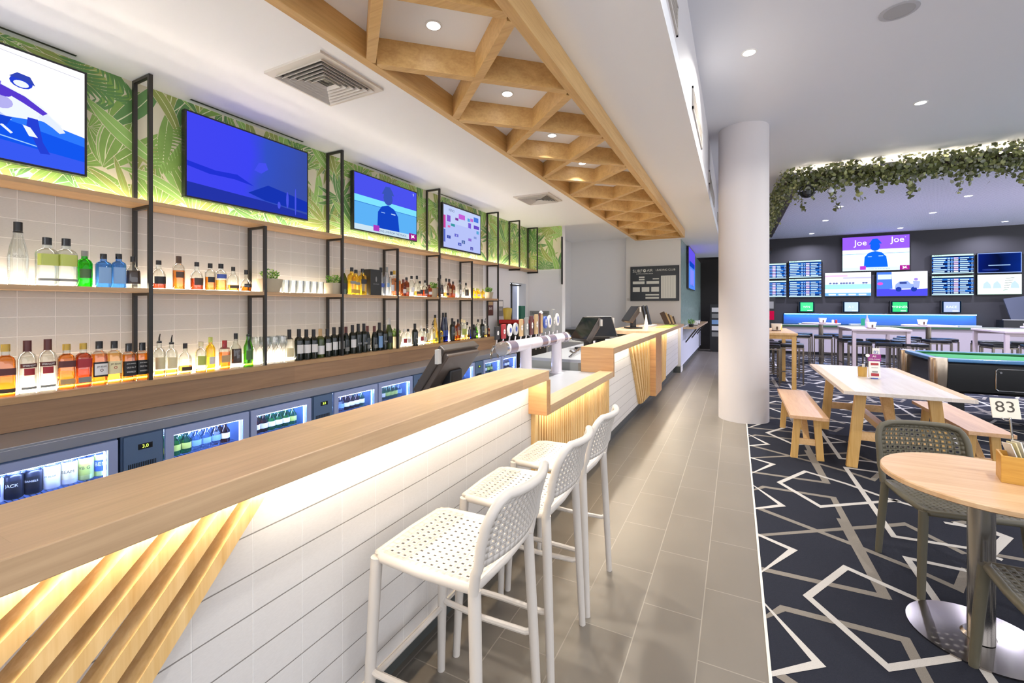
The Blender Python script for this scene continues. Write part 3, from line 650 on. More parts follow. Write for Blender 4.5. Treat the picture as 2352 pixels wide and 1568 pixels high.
# key: profile, radius, section power, glass, liquid(level), cap(colour, fraction), label list[(z0,z1,colour,halfangle)], text, description, pourer
S = {
 'tallv': ('tall', .04, 2, 'clear', None, ('black', .84), [], [('SOUTH', .45, 'grey')], 'tall clear vodka bottle with grey script'),
 'sqy': ('square', .042, 5, 'clear', None, ('black', .86), [(.42, .66, 'lime', 1.2), (.1, .15, 'grey', 1.0)], [], 'square clear vodka bottle with lime label'),
 'tanq': ('spirit', .036, 2, 'tanq', None, ('grey', .86), [(.25, .5, 'green', .8)], [], 'bright green gin bottle'),
 'bomb': ('square', .034, 5, 'blue', None, ('black', .86), [(.12, .6, 'sky', .75)], [], 'pale blue square gin bottle'),
 'darkl': ('squat', .036, 4, 'clear', None, ('black', .84), [(.14, .56, 'brown', 1.3)], [], 'squat clear bottle with wide dark label'),
 'dec': ('squat', .04, 2, 'clear', ('rust', .2), ('black', .86), [(.18, .44, 'black', .9)], [], 'round decanter of amber spirit with black label'),
 'dec2': ('squat', .04, 2, 'clear', ('rust', .42), ('black', .86), [(.18, .44, 'brown', .8)], [], 'whisky decanter with brown label and black stopper'),
 'ambt': ('spirit', .036, 2, 'clear', ('amber', .58), ('brown', .8), [(.36, .54, 'brown', .7)], [], 'amber bourbon bottle with brown label'),
 'amb': ('spirit', .033, 2, 'clear', ('amber', .5), ('black', .84), [(.3, .5, 'black', .7)], [], 'amber spirit bottle with black cap'),
 'bluel': ('spirit', .038, 2, 'clear', ('gold', .4), ('black', .84), [(.46, .62, 'blue', 1.0)], [], 'whisky bottle with a blue band label'),
 'half': ('squat', .036, 4, 'clear', ('gold', .26), ('black', .84), [(.12, .24, 'brown', .8)], [], 'low square bottle a quarter full of gold spirit'),
 'rnd': ('round', .042, 2, 'clear', ('amber', .24), ('black', .8), [(.2, .36, 'black', .8)], [], 'globe shaped decanter of amber spirit'),
 'champ': ('champ', .042, 2, 'olive', None, ('silver', .8), [(.2, .42, 'black', .9)], [], 'dark champagne bottle with foil neck'),
 'yel': ('square', .036, 4, 'yel', None, ('black', .86), [(.4, .5, 'grey', 1.0), (.06, .2, 'gold', .8)], [], 'yellow spirit bottle with slanted grey band'),
 'yelk': ('square', .036, 4, 'yel', None, ('black', .86), [(.42, .6, 'black', 1.0)], [], 'yellow whisky bottle with black band'),
 'vod': ('slim', .036, 2, 'frost', None, ('black', .84), [(.3, .44, 'blue', .8)], [], 'frosted vodka bottle with blue print'),
 'vodg': ('slim', .032, 2, 'frost', None, ('grey', .84), [(.3, .44, 'sky', .7)], [], 'slim frosted vodka bottle with pale blue print'),
 'clr': ('spirit', .033, 2, 'clear', None, ('black', .86), [(.2, .45, 'white', .8)], [], 'clear spirit bottle with white label'),
 'org': ('spirit', .034, 2, 'clear', ('amber', .7), ('gold', .86), [(.2, .55, 'orange', .8)], [], 'orange liqueur bottle with orange label'),
 'red': ('spirit', .034, 2, 'brown', None, ('maroon', .86), [(.2, .42, 'white', .8)], [], 'reddish bottle with white label'),
 'brn': ('spirit', .033, 2, 'brown', None, ('black', .86), [(.25, .48, 'tan', .8)], [], 'brown liqueur bottle with tan label'),
 'ylw': ('spirit', .03, 2, 'yel', None, ('lime', .86), [(.2, .42, 'white', .7)], [], 'pale yellow liqueur bottle'),
 'jw': ('square', .038, 5, 'clear', ('amber', .8), ('gold', .87), [(.42, .55, 'maroon', 1.0), (.08, .16, 'brown', .8)], [], 'square amber whisky bottle with slanted maroon label'),
 'smir': ('spirit', .038, 2, 'clear', None, ('maroon', .8), [(.5, .58, 'maroon', .95), (.36, .49, 'red', .55), (.1, .14, 'grey', .8)], [('SMIRNOFF', .54, 'white')], 'clear vodka bottle with maroon cap and red crest label'),
 'jwr': ('square', .037, 5, 'clear', ('amber', .8), ('gold', .87), [(.5, .64, 'maroon', 1.0), (.12, .24, 'tan', .7)], [], 'square amber whisky bottle with gold cap'),
 'gold': ('square', .035, 5, 'clear', ('rust', .78), ('gold', .87), [(.46, .66, 'red', 1.0), (.12, .24, 'grey', .7)], [], 'square rust coloured whisky bottle with gold cap'),
 'jb': ('square', .036, 4, 'clear', ('amber', .72), ('black', .84), [(.2, .54, 'black', 1.0), (.24, .5, 'white', .78)], [('JIM BEAM', .43, 'black'), ('o', .36, 'maroon')], 'bourbon bottle with white label on black'),
 'jbw': ('square', .036, 4, 'clear', ('gold', .72), ('black', .84), [(.24, .54, 'cream', .9)], [('JIM BEAM', .47, 'brown'), ('o', .4, 'red')], 'bourbon bottle with cream label and red seal'),
 'jd': ('square', .036, 5, 'clear', ('amber', .72), ('black', .8), [(.16, .55, 'black', 1.1)], [('JACK DANIELS', .48, 'white'), ('OLD No 7', .38, 'white'), ('WHISKEY', .26, 'white')], 'square whiskey bottle with black label'),
 'pour': ('spirit', .035, 2, 'clear', ('gold', .16), None, [(.22, .55, 'cream', .85)], [], 'clear spirit bottle with black speed pourer'),
 'pale': ('spirit', .034, 2, 'clear', ('gold', .1), ('cream', .86), [(.25, .55, 'lime', .85)], [], 'clear bottle with pale green label'),
 'redc': ('square', .034, 4, 'clear', ('amber', .6), ('red', .72), [(.25, .5, 'tan', .85)], [], 'squat amber bourbon bottle with red wax cap'),
 'grn': ('slim', .034, 2, 'green', None, None, [(.22, .5, 'green', .85)], [], 'green whiskey bottle with black speed pourer'),
 'wclr': ('wine', .036, 2, 'clear', None, ('black', .7), [(.14, .42, 'cream', .9)], [], 'pale wine bottle with black capsule'),
 'wine': ('wine', .037, 2, 'dark', None, ('black', .72), [(.22, .5, 'white', .95)], [], 'dark wine bottle with white label'),
 'wineg': ('wine', .037, 2, 'olive', None, ('tan', .72), [(.12, .42, 'white', .95)], [], 'olive glass wine bottle with low white label'),
 'wined': ('wine', .037, 2, 'dark', None, ('black', .72), [(.3, .36, 'grey', .6)], [], 'very dark wine bottle with narrow label'),
 'winer': ('champ', .035, 2, 'dark', None, ('maroon', .72), [(.12, .26, 'grey', .7)], [], 'dark wine bottle with maroon capsule'),
 'wineb': ('wine', .037, 2, 'dark', None, ('black', .72), [(.1, .52, 'sky', .85)], [], 'dark wine bottle with tall blue label'),
 'redl': ('spirit', .034, 2, 'clear', None, ('white', .86), [(.22, .45, 'red', .85)], [], 'clear spirit bottle with red label'),
 'ygrn': ('tall', .034, 2, 'yel', None, ('black', .9), [(.05, .2, 'lime', .8)], [], 'tall slender yellow liqueur bottle'),
 'navy': ('tall', .034, 2, 'navy', None, ('black', .86), [(.2, .4, 'blue', .8)], [], 'tall slender navy glass bottle'),
 'bblu': ('spirit', .026, 2, 'navy', None, ('black', .84), [], [], 'small cobalt blue bottle')}
def bottle(key, h, loc, rz, label, group):
    pf, R, sq, gl, liq, cap, labs, txt, desc = S[key]
    pr = [(R*r, h*z) for z, r in PROF[pf]]
    def rad(z):
        f = z/h; P = PROF[pf]
        for (za, ra), (zb, rb) in zip(P, P[1:]):
            if f <= zb: return R*(ra+(rb-ra)*(f-za)/(zb-za or 1))
        return R*P[-1][1]
    n = 20
    o = MB().lathe(pr, n=n, sq=sq).build('bottle', G[gl], smooth=True, local=True, loc=loc); o.rotation_euler = (0, 0, rz); tag(o, label, 'bottle', group)
    if liq:
        L = liq[1]*h; zs = [.004]+[z*h for z, r in PROF[pf] if 0.03 < z < liq[1]]+[L]
        MB().lathe([(rad(z)*.93, z) for z in zs], n=n, sq=sq).build('liquid', LIQ[liq[0]], o, smooth=True, local=True)
    if cap:
        z0_ = h*cap[1]; MB().lathe([(rad(z0_)*1.06+.0015, z0_), (rad(h)*1.06+.0022, z0_+.004), (rad(h)*1.06+.002, h+.002)], n=14).build('cap', C[cap[0]], o, smooth=True, local=True)
    else:
        q = MB(); q.lathe([(rad(h)*1.05+.001, h*.93), (rad(h)*1.1+.001, h*.97), (.005, h*.985)], n=12); q.tube([(0, 0, h*.97), (.002, 0, h+.02), (.02, 0, h+.045)], [.005, .0045, .003], 8); q.build('speed_pourer', C['black'], o, smooth=True, local=True)
    for k, (a, b_, c, ha) in enumerate(labs):
        e = 1.012+.012*k
        MB().lathe([(rad(h*a)*e, h*a), (rad(h*b_)*e, h*b_)], n=10, sq=sq, a0=-ha, a1=ha, cap=False).build('label', C[c], o, smooth=True, local=True)
    for tx, zf, c in txt:
        r = rad(h*zf); w = 1.35*r; tm = text_mb(tx, 1.); ext = max(abs(p[0]) for p in tm.v)*2; s_ = min(w/ext, .1*h if len(tx) > 1 else .14*h)
        sy = min(s_*1.25, .09*h) if len(tx) > 1 else s_
        def fn(p, r=r, s_=s_, sy=sy, zf=zf):
            y = p[0]*s_; th = y/r*(.85 if sq > 3 else 1); ct, sn = math.cos(th), math.sin(th); q_ = (abs(ct)**sq+abs(sn)**sq)**(-1/sq)
            return (r*q_*ct*1.045, r*q_*sn*1.045, h*zf+p[1]*sy)
        MB().merge(tm, fn).build('lettering', C[c], o, local=True)
    return o
MID = "0.90,0.337,tallv 1.01,0.268,sqy 1.09,0.273,sqy 1.18,0.214,tanq 1.255,0.202,bomb 1.33,0.210,bomb 1.41,0.202,darkl 1.55,0.190,dec 1.68,0.232,ambt 1.79,0.200,dec2 1.87,0.197,amb 1.945,0.200,bluel 2.04,0.185,half 2.155,0.171,rnd 3.12,0.263,champ 3.20,0.270,yel 3.28,0.254,yel 3.36,0.270,yelk 3.64,0.304,vod 3.71,0.315,vodg 3.775,0.270,clr 3.845,0.284,org 3.915,0.248,org 4.00,0.194,red 4.07,0.222,brn 4.145,0.244,clr 4.22,0.250,half 4.30,0.189,dec 4.385,0.203,dec2 4.455,0.15,red 4.66,0.25,amb 4.735,0.29,darkl 4.85,0.251,half 4.94,0.250,brn 5.02,.22,brn 5.19,0.25,clr 5.30,0.213,darkl 5.55,0.147,ylw 5.63,0.145,ylw 5.70,0.145,ylw 5.78,0.143,ylw"
LEDG = "0.85,0.274,jw 0.93,0.288,smir 1.01,0.290,smir 1.087,0.257,jwr 1.16,0.256,gold 1.233,0.262,jb 1.305,0.258,jbw 1.378,0.238,jd 1.45,0.238,jd 1.555,0.275,pour 1.63,0.262,pour 1.715,0.212,half 1.80,0.218,pale 1.885,0.244,ylw 1.975,0.215,redc 2.065,0.263,darkl 2.15,0.285,grn 2.52,0.271,wclr 2.597,0.272,wine 2.673,0.265,wine 2.749,0.262,wine 2.825,0.264,wineg 2.901,0.260,wine 2.977,0.272,wine 3.053,0.272,wine 3.129,0.271,winer 3.205,0.285,wine 3.281,0.293,wined 3.357,0.293,wined 3.432,0.265,winer 3.504,0.261,winer 3.578,0.296,wineb 3.654,0.274,wined 3.738,0.34,champ 4.01,0.209,redl 4.085,0.204,clr 4.17,0.263,wined 4.285,0.234,redl 4.37,0.197,clr 4.45,0.275,pour 4.53,0.285,pour 4.60,0.36,ygrn 4.68,0.194,yel 4.755,0.385,navy 4.83,0.385,navy 4.95,0.308,wined 5.03,0.263,brn 5.105,0.29,brn 5.19,0.289,pale 5.275,0.275,pale 5.35,0.241,half 5.41,0.176,bblu 5.50,0.204,wined 5.58,0.201,grn 5.66,0.275,clr 5.74,0.274,wined 5.83,0.27,pour 5.92,0.167,brn"
PRE_M = "-.35,.26,sqy -.1,.25,ambt .15,.24,tanq .42,.26,clr .66,.25,amb"
rb = random.Random(5)
for row, txt, zb, x0, gname, where in ((0, MID, 1.6125, -3.46, 'bottles on the middle wall shelf', 'middle shelf'), (1, LEDG, 1.0205, -3.455, 'bottles on the back counter ledge', 'lower ledge')):
    for i, e in enumerate(txt.split()):
        y, h, k = e.split(','); y = float(y); h = float(h)
        if k in ('pour', 'grn'): h -= .03
        dx = rb.uniform(-.02, .02) if k not in ('jb', 'jbw', 'jd', 'jw', 'jwr', 'gold', 'smir', 'wine', 'wined') else .018
        bottle(k, h, (x0+dx, y, zb), rb.uniform(-.25, .0), '%s, %s along the %s' % (S[k][8], nth(i), where), gname)
# glasses
def wineglass(x, y, z, label, group):
    o = MB().lathe([(.034, 0), (.033, .002), (.004, .006), (.0035, .1), (.012, .115), (.034, .15), (.038, .18), (.031, .225)], n=18, cap=False).build('wine_glass', glass('thin_glass', '#eef1f1', .35), smooth=True, local=True, loc=(x, y, z)); return tag(o, label, 'wine glass', group)
for i in range(7):
    wineglass(-3.45+(.05 if i % 2 else -.03), 2.235+i*.036, 1.0205, 'clear stemmed wine glass standing between the green bottle and the wines', 'wine glasses on the ledge')
for i in range(6):
    o = MB().lathe([(.03, 0), (.033, .11), (.031, .11), (.028, .006)], n=18, cap=False).build('tumbler', glass('tumbler_glass', '#eef1f1', .35), smooth=True, local=True, loc=(-3.47, 2.49+i*.072, 1.6125)); tag(o, 'clear straight tumbler in the row between two potted plants', 'tumbler', 'tumblers on the middle shelf')
# presentation box
t = tag(MB().box(-3.54, -3.41, 3.425, 3.585, 1.6125, 1.885).build('gift_box', pbr('box_black', '#26261f', .35), bevel=.002, loc=(-3.47, 3.5, 1.6125)), 'tall black presentation box among bottles on the middle shelf', 'box')
p = Panel((-3.409, 3.46, 1.72), (0, 1, 0), (0, 0, 1), .09, .1); p.ell(.5, .62, .12, .3, C['grey'], 8); p.text('DRAMBUIE', .5, .1, .018, C['grey']); p.build('emblem', t)
# potted plants
LEAFM = [pbr('plant_leaf_a', '#4f8a2c', .5), pbr('plant_leaf_b', '#75ad3c', .5), pbr('plant_leaf_c', '#a4c94e', .5)]
def foliage(n, rad, h, seed, size=.018):
    rd = random.Random(seed); q = MB()
    for i in range(n):
        a = rd.uniform(0, 2*PI); r = rad*math.sqrt(rd.random()); z = h*(.15+.85*rd.random())*(1-.35*(r/rad)**2); r *= .6+.6*z/h
        c = Vector((r*math.cos(a), r*math.sin(a), z)); d = Vector((math.cos(a)*.7+rd.uniform(-.5, .5), math.sin(a)*.7+rd.uniform(-.5, .5), rd.uniform(.1, 1.1))).normalized()
        s_ = d.cross(Vector((rd.random(), rd.random(), rd.random()-.5))).normalized(); L = size*rd.uniform(.7, 1.3)
        q.poly([c-d*L*.5, c+s_*L*.3, c+d*L*.6, c-s_*L*.3], rd.randint(0, 2))
    return q
def potted(x, y, z, w, hp, hf, label, potm):
    t = thing('potted_plant', label, 'potted plant', (x, y, z), group='potted plants on the back bar')
    MB().lathe([(w*.36, 0), (w*.5, hp), (w*.44, hp), (w*.42, hp-.01)], n=4*6, sq=7).build('pot', potm, t, local=True, smooth=True)
    MB().lathe([(w*.43, hp-.012), (.001, hp-.008)], n=24, sq=7, cap=False).build('soil', C['brown'], t, local=True)
    f = foliage(330, w*.5, hf, int(y*100)); q = MB().merge(f, lambda p: (p[0], p[1], p[2]+hp-.015))
    rd = random.Random(3)
    for i in range(14):
        a = rd.uniform(0, 6.28); q.tube([(0, 0, hp-.01), (w*.25*math.cos(a), w*.25*math.sin(a), hp+hf*.6)], .0012, 4, 0)
    q.build('foliage', LEAFM, t, local=True)
POT = pbr('pot_putty', '#b5a88c', .6)
potted(-3.46, 2.34, 1.6125, .16, .11, .1, 'leafy plant in putty pot just before the tumblers', POT)
potted(-3.46, 2.99, 1.6125, .15, .105, .1, 'leafy plant in putty pot just after the tumblers', POT)
potted(-3.46, 4.56, 1.6125, .11, .11, .1, 'small plant in putty pot halfway along the middle shelf', POT)
potted(-3.46, 5.98, 1.6125, .12, .1, .1, 'plant in putty pot at the far end of the middle shelf', POT)
potted(-3.46, 3.87, 1.0205, .1, .13, .11, 'herb in pale pot beside the wines on the ledge', pbr('pot_cream', '#d8d0a8', .6))
# drinks in the fridges
def can(x, y, z, m, label, txt=None, col='black'):
    o = MB().lathe([(.026, 0), (.033, .006), (.033, .108), (.027, .118)], n=18).build('drink_can', m, smooth=True, local=True, loc=(x, y, z)); tag(o, label, 'can', 'cans in the near fridge'); o.rotation_euler = (0, 0, -.5)
    MB().lathe([(.0275, .1175), (.025, .121), (.024, .119)], n=18).build('lid', CHROME, o, local=True)
    MB().lathe([(.0334, .03), (.0334, .09)], n=12, a0=-1, a1=1, cap=False).build('label', C[col], o, local=True, smooth=True)
    if txt:
        tm = text_mb(txt, 1.); ext = max(abs(p[0]) for p in tm.v)*2; s_ = .05/ext
        MB().merge(tm, lambda p: (.034*math.cos(p[0]*s_/.034), .034*math.sin(p[0]*s_/.034), .068+p[1]*s_)).build('lettering', C['white' if col in ('black', 'blue') else 'black'], o, local=True)
CL = [('silver', 'COLA', 'blue', 'silver and blue'), ('black', 'JACK', 'black', 'black lettered'), ('black', 'DANIELS', 'black', 'second black lettered'), ('white', 'JIM BEAM', 'white', 'white lettered'), ('white', 'BEAM', 'cream', 'white and cream'), ('lime', 'VB G', 'lime', 'lime and blue'), ('lime', 'BEN', 'blue', 'dark topped lime')]
for i, (m, tx, c, d) in enumerate(CL):
    can(-3.11, .73+i*.066, .5705, CANM[m], '%s drink can in the near fridge, %s in its row' % (d, ORD[i]), tx, c)
BEER = glass('beer_green', '#86d092', .2)
def small_bottle(m, lab, hgt=.2):
    o = MB().lathe([(.028, 0), (.03, .004), (.03, hgt*.55), (.013, hgt*.76), (.012, hgt)], n=12).build('beer_bottle', m, smooth=True, local=True)
    MB().lathe([(.014, hgt-.004), (.014, hgt+.004)], n=10).build('cap', C['white'], o, local=True)
    MB().lathe([(.0306, hgt*.2), (.0306, hgt*.46)], n=8, a0=-1.2, a1=1.2, cap=False).build('label', C[lab], o, local=True, smooth=True); return o
protos = []
for f in range(1, 5):
    for d in range(2):
        y0 = -.05+1.23*f+(.245 if d == 0 else .76); n = 7 if f < 3 else 5
        for row in range(2 if f < 3 else 1):
            for k in range(n):
                for zz in (.5705,):
                    m, lab = ((BEER, 'white'), (BEER, 'lime'), (glass('soft_clear', '#dfeaf0', .3), 'sky'), (G['brown'], 'white'))[(f+d*2+(k//3)) % 4]
                    hgt = .14; key = (m.name, lab)
                    if key not in dict(protos): protos.append((key, small_bottle(m, lab, hgt))); o = protos[-1][1]
                    else: o = dup(dict(protos)[key])
                    o.location = (-3.12-row*.085, y0+k*.42/n, zz)
                    tag(o, 'small chilled bottle standing in a row inside %s bar fridge from the near end' % ORD[f], 'bottle', 'chilled bottles in the %s fridge' % ORD[f])

# ------------------------------------------------------------------ televisions
BEZ = pbr('tv_bezel', '#15161a', .25)
def tv(label, o, u, w, h, group, paint, dep=.045, bz=.012, gap=.034):
    """wall screen; o is the lower corner, u runs along its width"""
    u = Vector(u); n = u.cross(Vector((0, 0, 1))); o = Vector(o)
    t = thing('television', label, 'television', tuple(o-n*dep+u*w/2), group=group)
    q = MB(); P = [o-n*dep, o-n*dep+u*w, o-n*.001+u*w, o-n*.001]; Z = Vector((0, 0, h))
    q.add([*P, *[p+Z for p in P]], [(0, 3, 2, 1), (4, 5, 6, 7), (0, 1, 5, 4), (1, 2, 6, 5), (2, 3, 7, 6), (3, 0, 4, 7)])
    q.build('housing', BEZ, t)
    p = Panel(o+u*bz+Vector((0, 0, bz)), u, (0, 0, 1), w-2*bz, h-2*bz); paint(p); p.build('screen', t)
    q = MB(); m = o-n*dep+u*w/2+Vector((0, 0, h/2)); q.beam(m-n*gap, m+n*.002, .2, .2); q.build('wall_bracket', BLK, t); return t
EB = [1.]
def E_(c, s=1.0): return em(c, s*EB[0])
def paint_horse(p):
    p.rect(0, 0, 1, 1, E_('#fbfbff', 1.15))
    p.poly([(0, 0), (1, 0), (1, .36), (.55, .5), (0, .42)], E_('#2f7bff')); p.poly([(0, 0), (1, 0), (1, .27), (.5, .4), (0, .36)], E_('#1458f2')); p.poly([(0, 0), (1, 0), (1, .12), (.4, .2), (0, .18)], E_('#3a5cf5'))
    p.line(.5, .24, .8, .17, .006, E_('#9fd0ff')); p.line(.45, .98, .98, .93, .003, E_('#c8c8d8'))
    B1, B2, B3 = E_('#2742d8'), E_('#e9f0ff', 1.1), E_('#5a3cd2')
    p.poly([(.60, .62), (.66, .66), (.74, .62), (.82, .55), (.86, .47), (.90, .42), (.88, .38), (.82, .42), (.76, .40), (.68, .38), (.62, .44), (.58, .5)], B2)
    p.poly([(.82, .52), (.9, .40), (.915, .36), (.89, .34), (.86, .38), (.80, .44)], E_('#dfe8ff', 1.1))
    p.line(.56, .5, .42, .46, .03, B2); p.line(.58, .45, .4, .38, .02, E_('#c8d8ff')); p.ell(.655, .5, .05, .06, E_('#b8b4f4')); p.poly([(.60, .36), (.66, .4), (.70, .36), (.66, .31), (.60, .32)], E_('#c8d6ff')); p.line(.66, .3, .7, .24, .012, B2); p.ell(.735, .72, .045, .055, B1); p.ell(.735, .705, .03, .03, B2); p.poly([(.69, .75), (.72, .80), (.77, .79), (.79, .72), (.74, .745)], E_('#3448b8'))
    p.poly([(.55, .70), (.64, .66), (.75, .60), (.84, .50), (.82, .47), (.74, .54), (.66, .6)], B3); p.ell(.67, .58, .03, .03, B3)
    p.poly([(.76, .42), (.80, .42), (.82, .22), (.85, .12), (.81, .11), (.785, .22), (.755, .34)], B1); p.poly([(.74, .34), (.77, .33), (.80, .25), (.765, .25)], B2)
    p.poly([(.60, .42), (.64, .42), (.63, .22), (.585, .22)], B1); p.poly([(.5, .38), (.7, .38), (.68, .30), (.56, .31)], E_('#1747d8'))
    p.line(.3, .72, .66, .66, .02, E_('#8a7cf0'))
def paint_blue(p):
    p.rect(0, 0, 1, 1, em_grad('screen_violet_blue', [(0, '#4347f2'), (.45, '#3f46f4'), (.6, '#3552c8'), (1, '#3a4fa6')], nz=.25, nsc=2.2, axis=1))
    p.poly([(0, 0), (1, 0), (1, .07), (.6, .13), (0, .17)], E_('#2434a8')); p.poly([(.0, .42), (.2, .38), (.36, .4), (.5, .3), (.34, .33), (.15, .32), (.0, .36)], E_('#2233d6'))
    p.poly([(.45, .2), (.62, .36), (.78, .32), (1, .26), (1, .1), (.6, .14)], E_('#1734b4')); p.poly([(.5, .52), (.56, .5), (.62, .58), (.6, .66), (.54, .64)], E_('#4650f2'))
    for x, y, w_, h_ in ((.8, .22, .012, .12), (.88, .22, .008, .2), (.72, .12, .014, .05)): p.ell(x, y, w_, h_, E_('#4a56e8'))
def paint_man(p, top='#4d54f0', words=False):
    p.rect(0, 0, 1, 1, E_('#5fb4f8')); p.poly([(0, .62), (1, .62), (1, 1), (0, 1)], E_(top)); p.poly([(0, .5), (1, .5), (1, .62), (0, .62)], E_('#7fe0ff' if not words else '#e8fbff', 1.05)); p.rect(0, .49, 1, .5, E_('#2f6fd0'))
    if words:
        p.rect(0, .1, 1, .49, E_('#d6fbf6', 1.1)); p.rect(0, .66, 1, 1, E_('#8a55f0'))
        p.text('Joe', .28, .82, .24, E_('#ffffff', 1.2), 1.); p.text('Joe', .83, .87, .24, E_('#ffffff', 1.2), 1.)
    B = E_('#1446c8' if not words else '#1060f0'); H = E_('#3c56b8' if not words else '#1058f0')
    p.ell(.5, .7, .075, .13, H); p.poly([(.4, .76), (.6, .78), (.57, .86), (.53, .93), (.46, .92), (.43, .84)], H)
    p.poly([(.33, .1), (.34, .4), (.40, .52), (.5, .57), (.60, .52), (.665, .4), (.69, .1)], B); p.rect(.39, .40, .45, .415, E_('#9fc4ff')); p.rect(.55, .41, .62, .43, E_('#bfe0ff'))
    p.rect(.0, 0, 1, .1, E_('#cfe6f4')); p.text('RACING LIVE FROM THE TRACK', .56, .05, .035, E_('#26408a')); p.rect(.27, .03, .36, .14, E_('#b03ac0')); p.rect(.86, 0, 1, .13, E_('#a0208c')); p.poly([(.9, .02), (.93, .05), (.97, .04), (.95, .07), (.96, .11), (.93, .085), (.9, .11), (.905, .07)], E_('#ffffff', 1.1))
    p.text('9', .94, .93, .05, E_('#cfe0ff'))
def paint_keno(p):
    p.rect(0, 0, 1, 1, E_('#b9c4fa')); p.poly([(0, .6), (1, .6), (1, 1), (0, 1)], E_('#c6d4fb'))
    p.text('KENO', .2, .9, .05, E_('#4a5a8a'))
    for x, y, w_, h_, c in ((.0, .45, .05, .3, '#d04aa0'), (.08, .62, .09, .15, '#8a5ad0'), (.38, .76, .17, .12, '#c860d8'), (.29, .7, .08, .06, '#7a3a9a'), (.62, .76, .07, .08, '#5aa0e0'), (.7, .78, .08, .08, '#c870d0'), (.8, .8, .14, .12, '#4a7ae0'), (.64, .6, .08, .13, '#7a5ad8'), (.8, .62, .16, .09, '#6a4ac8'), (.18, .53, .1, .06, '#3a9aa0'), (.1, .48, .06, .05, '#e070b0'), (.88, .5, .07, .08, '#5aa8d8'),
                        (.08, .22, .09, .07, '#3a4aa8'), (.27, .3, .1, .07, '#6a6ad0'), (.36, .1, .09, .07, '#4a5ac0'), (.46, .17, .09, .08, '#4a6aa8'), (.64, .27, .09, .07, '#8a70d0'), (.7, .05, .08, .08, '#4a4ab0'), (.8, .36, .08, .06, '#8a9ad8'), (.0, .12, .04, .3, '#5a6ac8')):
        p.rect(x, y, x+w_, y+h_, E_(c))
    for i, (x, y) in enumerate(((.125, .25), (.405, .13), (.505, .2), (.74, .08), (.32, .33))): p.text(str(7+i*9), x, y, .035, E_('#e8ecff'))
def paint_table(p, seed, bg='#12306e'):
    rd = random.Random(seed); p.rect(0, 0, 1, 1, E_(bg)); p.rect(0, .92, 1, 1, E_('#c8f0e0')); p.rect(0, 0, 1, .05, E_('#bfe8ff')); n = 8
    for i in range(n):
        y = .08+i*.1
        if i % 2: p.rect(0, y-.01, 1, y+.075, E_('#2468c0'))
        p.rect(.03, y, .03+rd.uniform(.18, .34), y+.05, E_('#bcd8ff')); p.rect(.38, y, .44, y+.05, E_('#a8c8f8')); p.rect(.47, y, .5, y+.05, E_('#a8c8f8')); p.rect(.53, y, .64, y+.06, E_('#e8c0e8', 1.05) if i % 3 else E_('#dff0ff')); p.rect(.68, y, .68+rd.uniform(.12, .24), y+.05, E_('#bcd8ff'))
        p.text(str(rd.randint(1, 24)), .965, y+.03, .05, E_('#dff0ff'))
    p.text('RACE %d' % rd.randint(1, 9), .14, .96, .05, E_('#184070'))
def paint_race(p):
    p.rect(0, 0, 1, 1, E_('#eef0ff', 1.05)); p.rect(0, .3, 1, .5, E_('#9fe8f8')); p.rect(0, .14, 1, .3, E_('#f0fcff', 1.1)); p.rect(0, 0, 1, .14, E_('#6fa8ec')); p.rect(.4, .74, 1, .8, E_('#b8b8e8')); p.rect(.0, .82, .5, .9, E_('#e0b8e8'))
    for x in (.12, .2, .26, .36, .42, .48, .55, .62, .84, .9): p.ell(x, .55, .03, .03, E_('#4a5a9a')); p.line(x-.03, .5, x+.02, .49, .008, E_('#6a8ac0'))
    for i in range(4): p.rect(.08+i*.22, .03, .24+i*.22, .09, E_('#e8ffff', 1.1))
def paint_truck(p):
    p.rect(0, 0, 1, 1, E_('#f6f4ff', 1.1)); p.poly([(0, 0), (1, 0), (1, .3), (.5, .26), (0, .34)], E_('#4a4ae0')); p.poly([(0, .3), (.32, .3), (.3, 1), (0, 1)], E_('#4a78e0')); p.rect(.02, .7, .3, .9, E_('#cfe0ff')); p.ell(.07, .52, .06, .06, E_('#d850c0'))
    p.poly([(.36, .3), (.38, .48), (.46, .6), (.62, .62), (.68, .5), (.8, .46), (.84, .3)], E_('#8aa0e8')); p.rect(.46, .5, .6, .58, E_('#30408a'))
    for x in (.44, .74): p.ell(x, .28, .06, .1, E_('#20389a'))
    p.ell(.78, .68, .04, .06, E_('#9a80e8')); p.poly([(.72, .62), (.86, .6), (.84, .34), (.74, .34)], E_('#9aa8f0'))
def paint_dark(p):
    p.rect(0, 0, 1, 1, E_('#93aef0')); p.rect(.015, .03, .985, .97, em_grad('screen_navy', [(0, '#0a1f7a'), (.5, '#081238'), (1, '#0d2f8f')], nz=.4, nsc=1.5, axis=0)); p.rect(.25, .36, .75, .4, E_('#9fc0f8', 1.1)); p.ell(.3, .16, .2, .05, E_('#20307a'))
def paint_pale(p):
    p.rect(0, 0, 1, 1, E_('#f4fff4', 1.05)); p.rect(0, 0, 1, .25, E_('#d8ffe8', 1.1))
    for i in range(6): p.line(.64-.01*i, .8-i*.12, .84-.03*i, .83-i*.12, .012, E_('#5a6a78'))
    for x in (.22, .45, .85): p.poly([(x-.1, .3), (x-.08, .55), (x, .68), (x+.08, .5), (x+.1, .3)], E_('#b8d0e8'))
def paint_small(c1, txt):
    def f(p): p.rect(0, 0, 1, 1, E_('#0c1c30')); p.rect(.1, .08, .92, .94, E_(c1)); p.text(txt, .5, .5, .09, E_('#e8fff4', 1.1)); p.rect(.55, .12, .85, .2, E_('#dff4ff'))
    return f
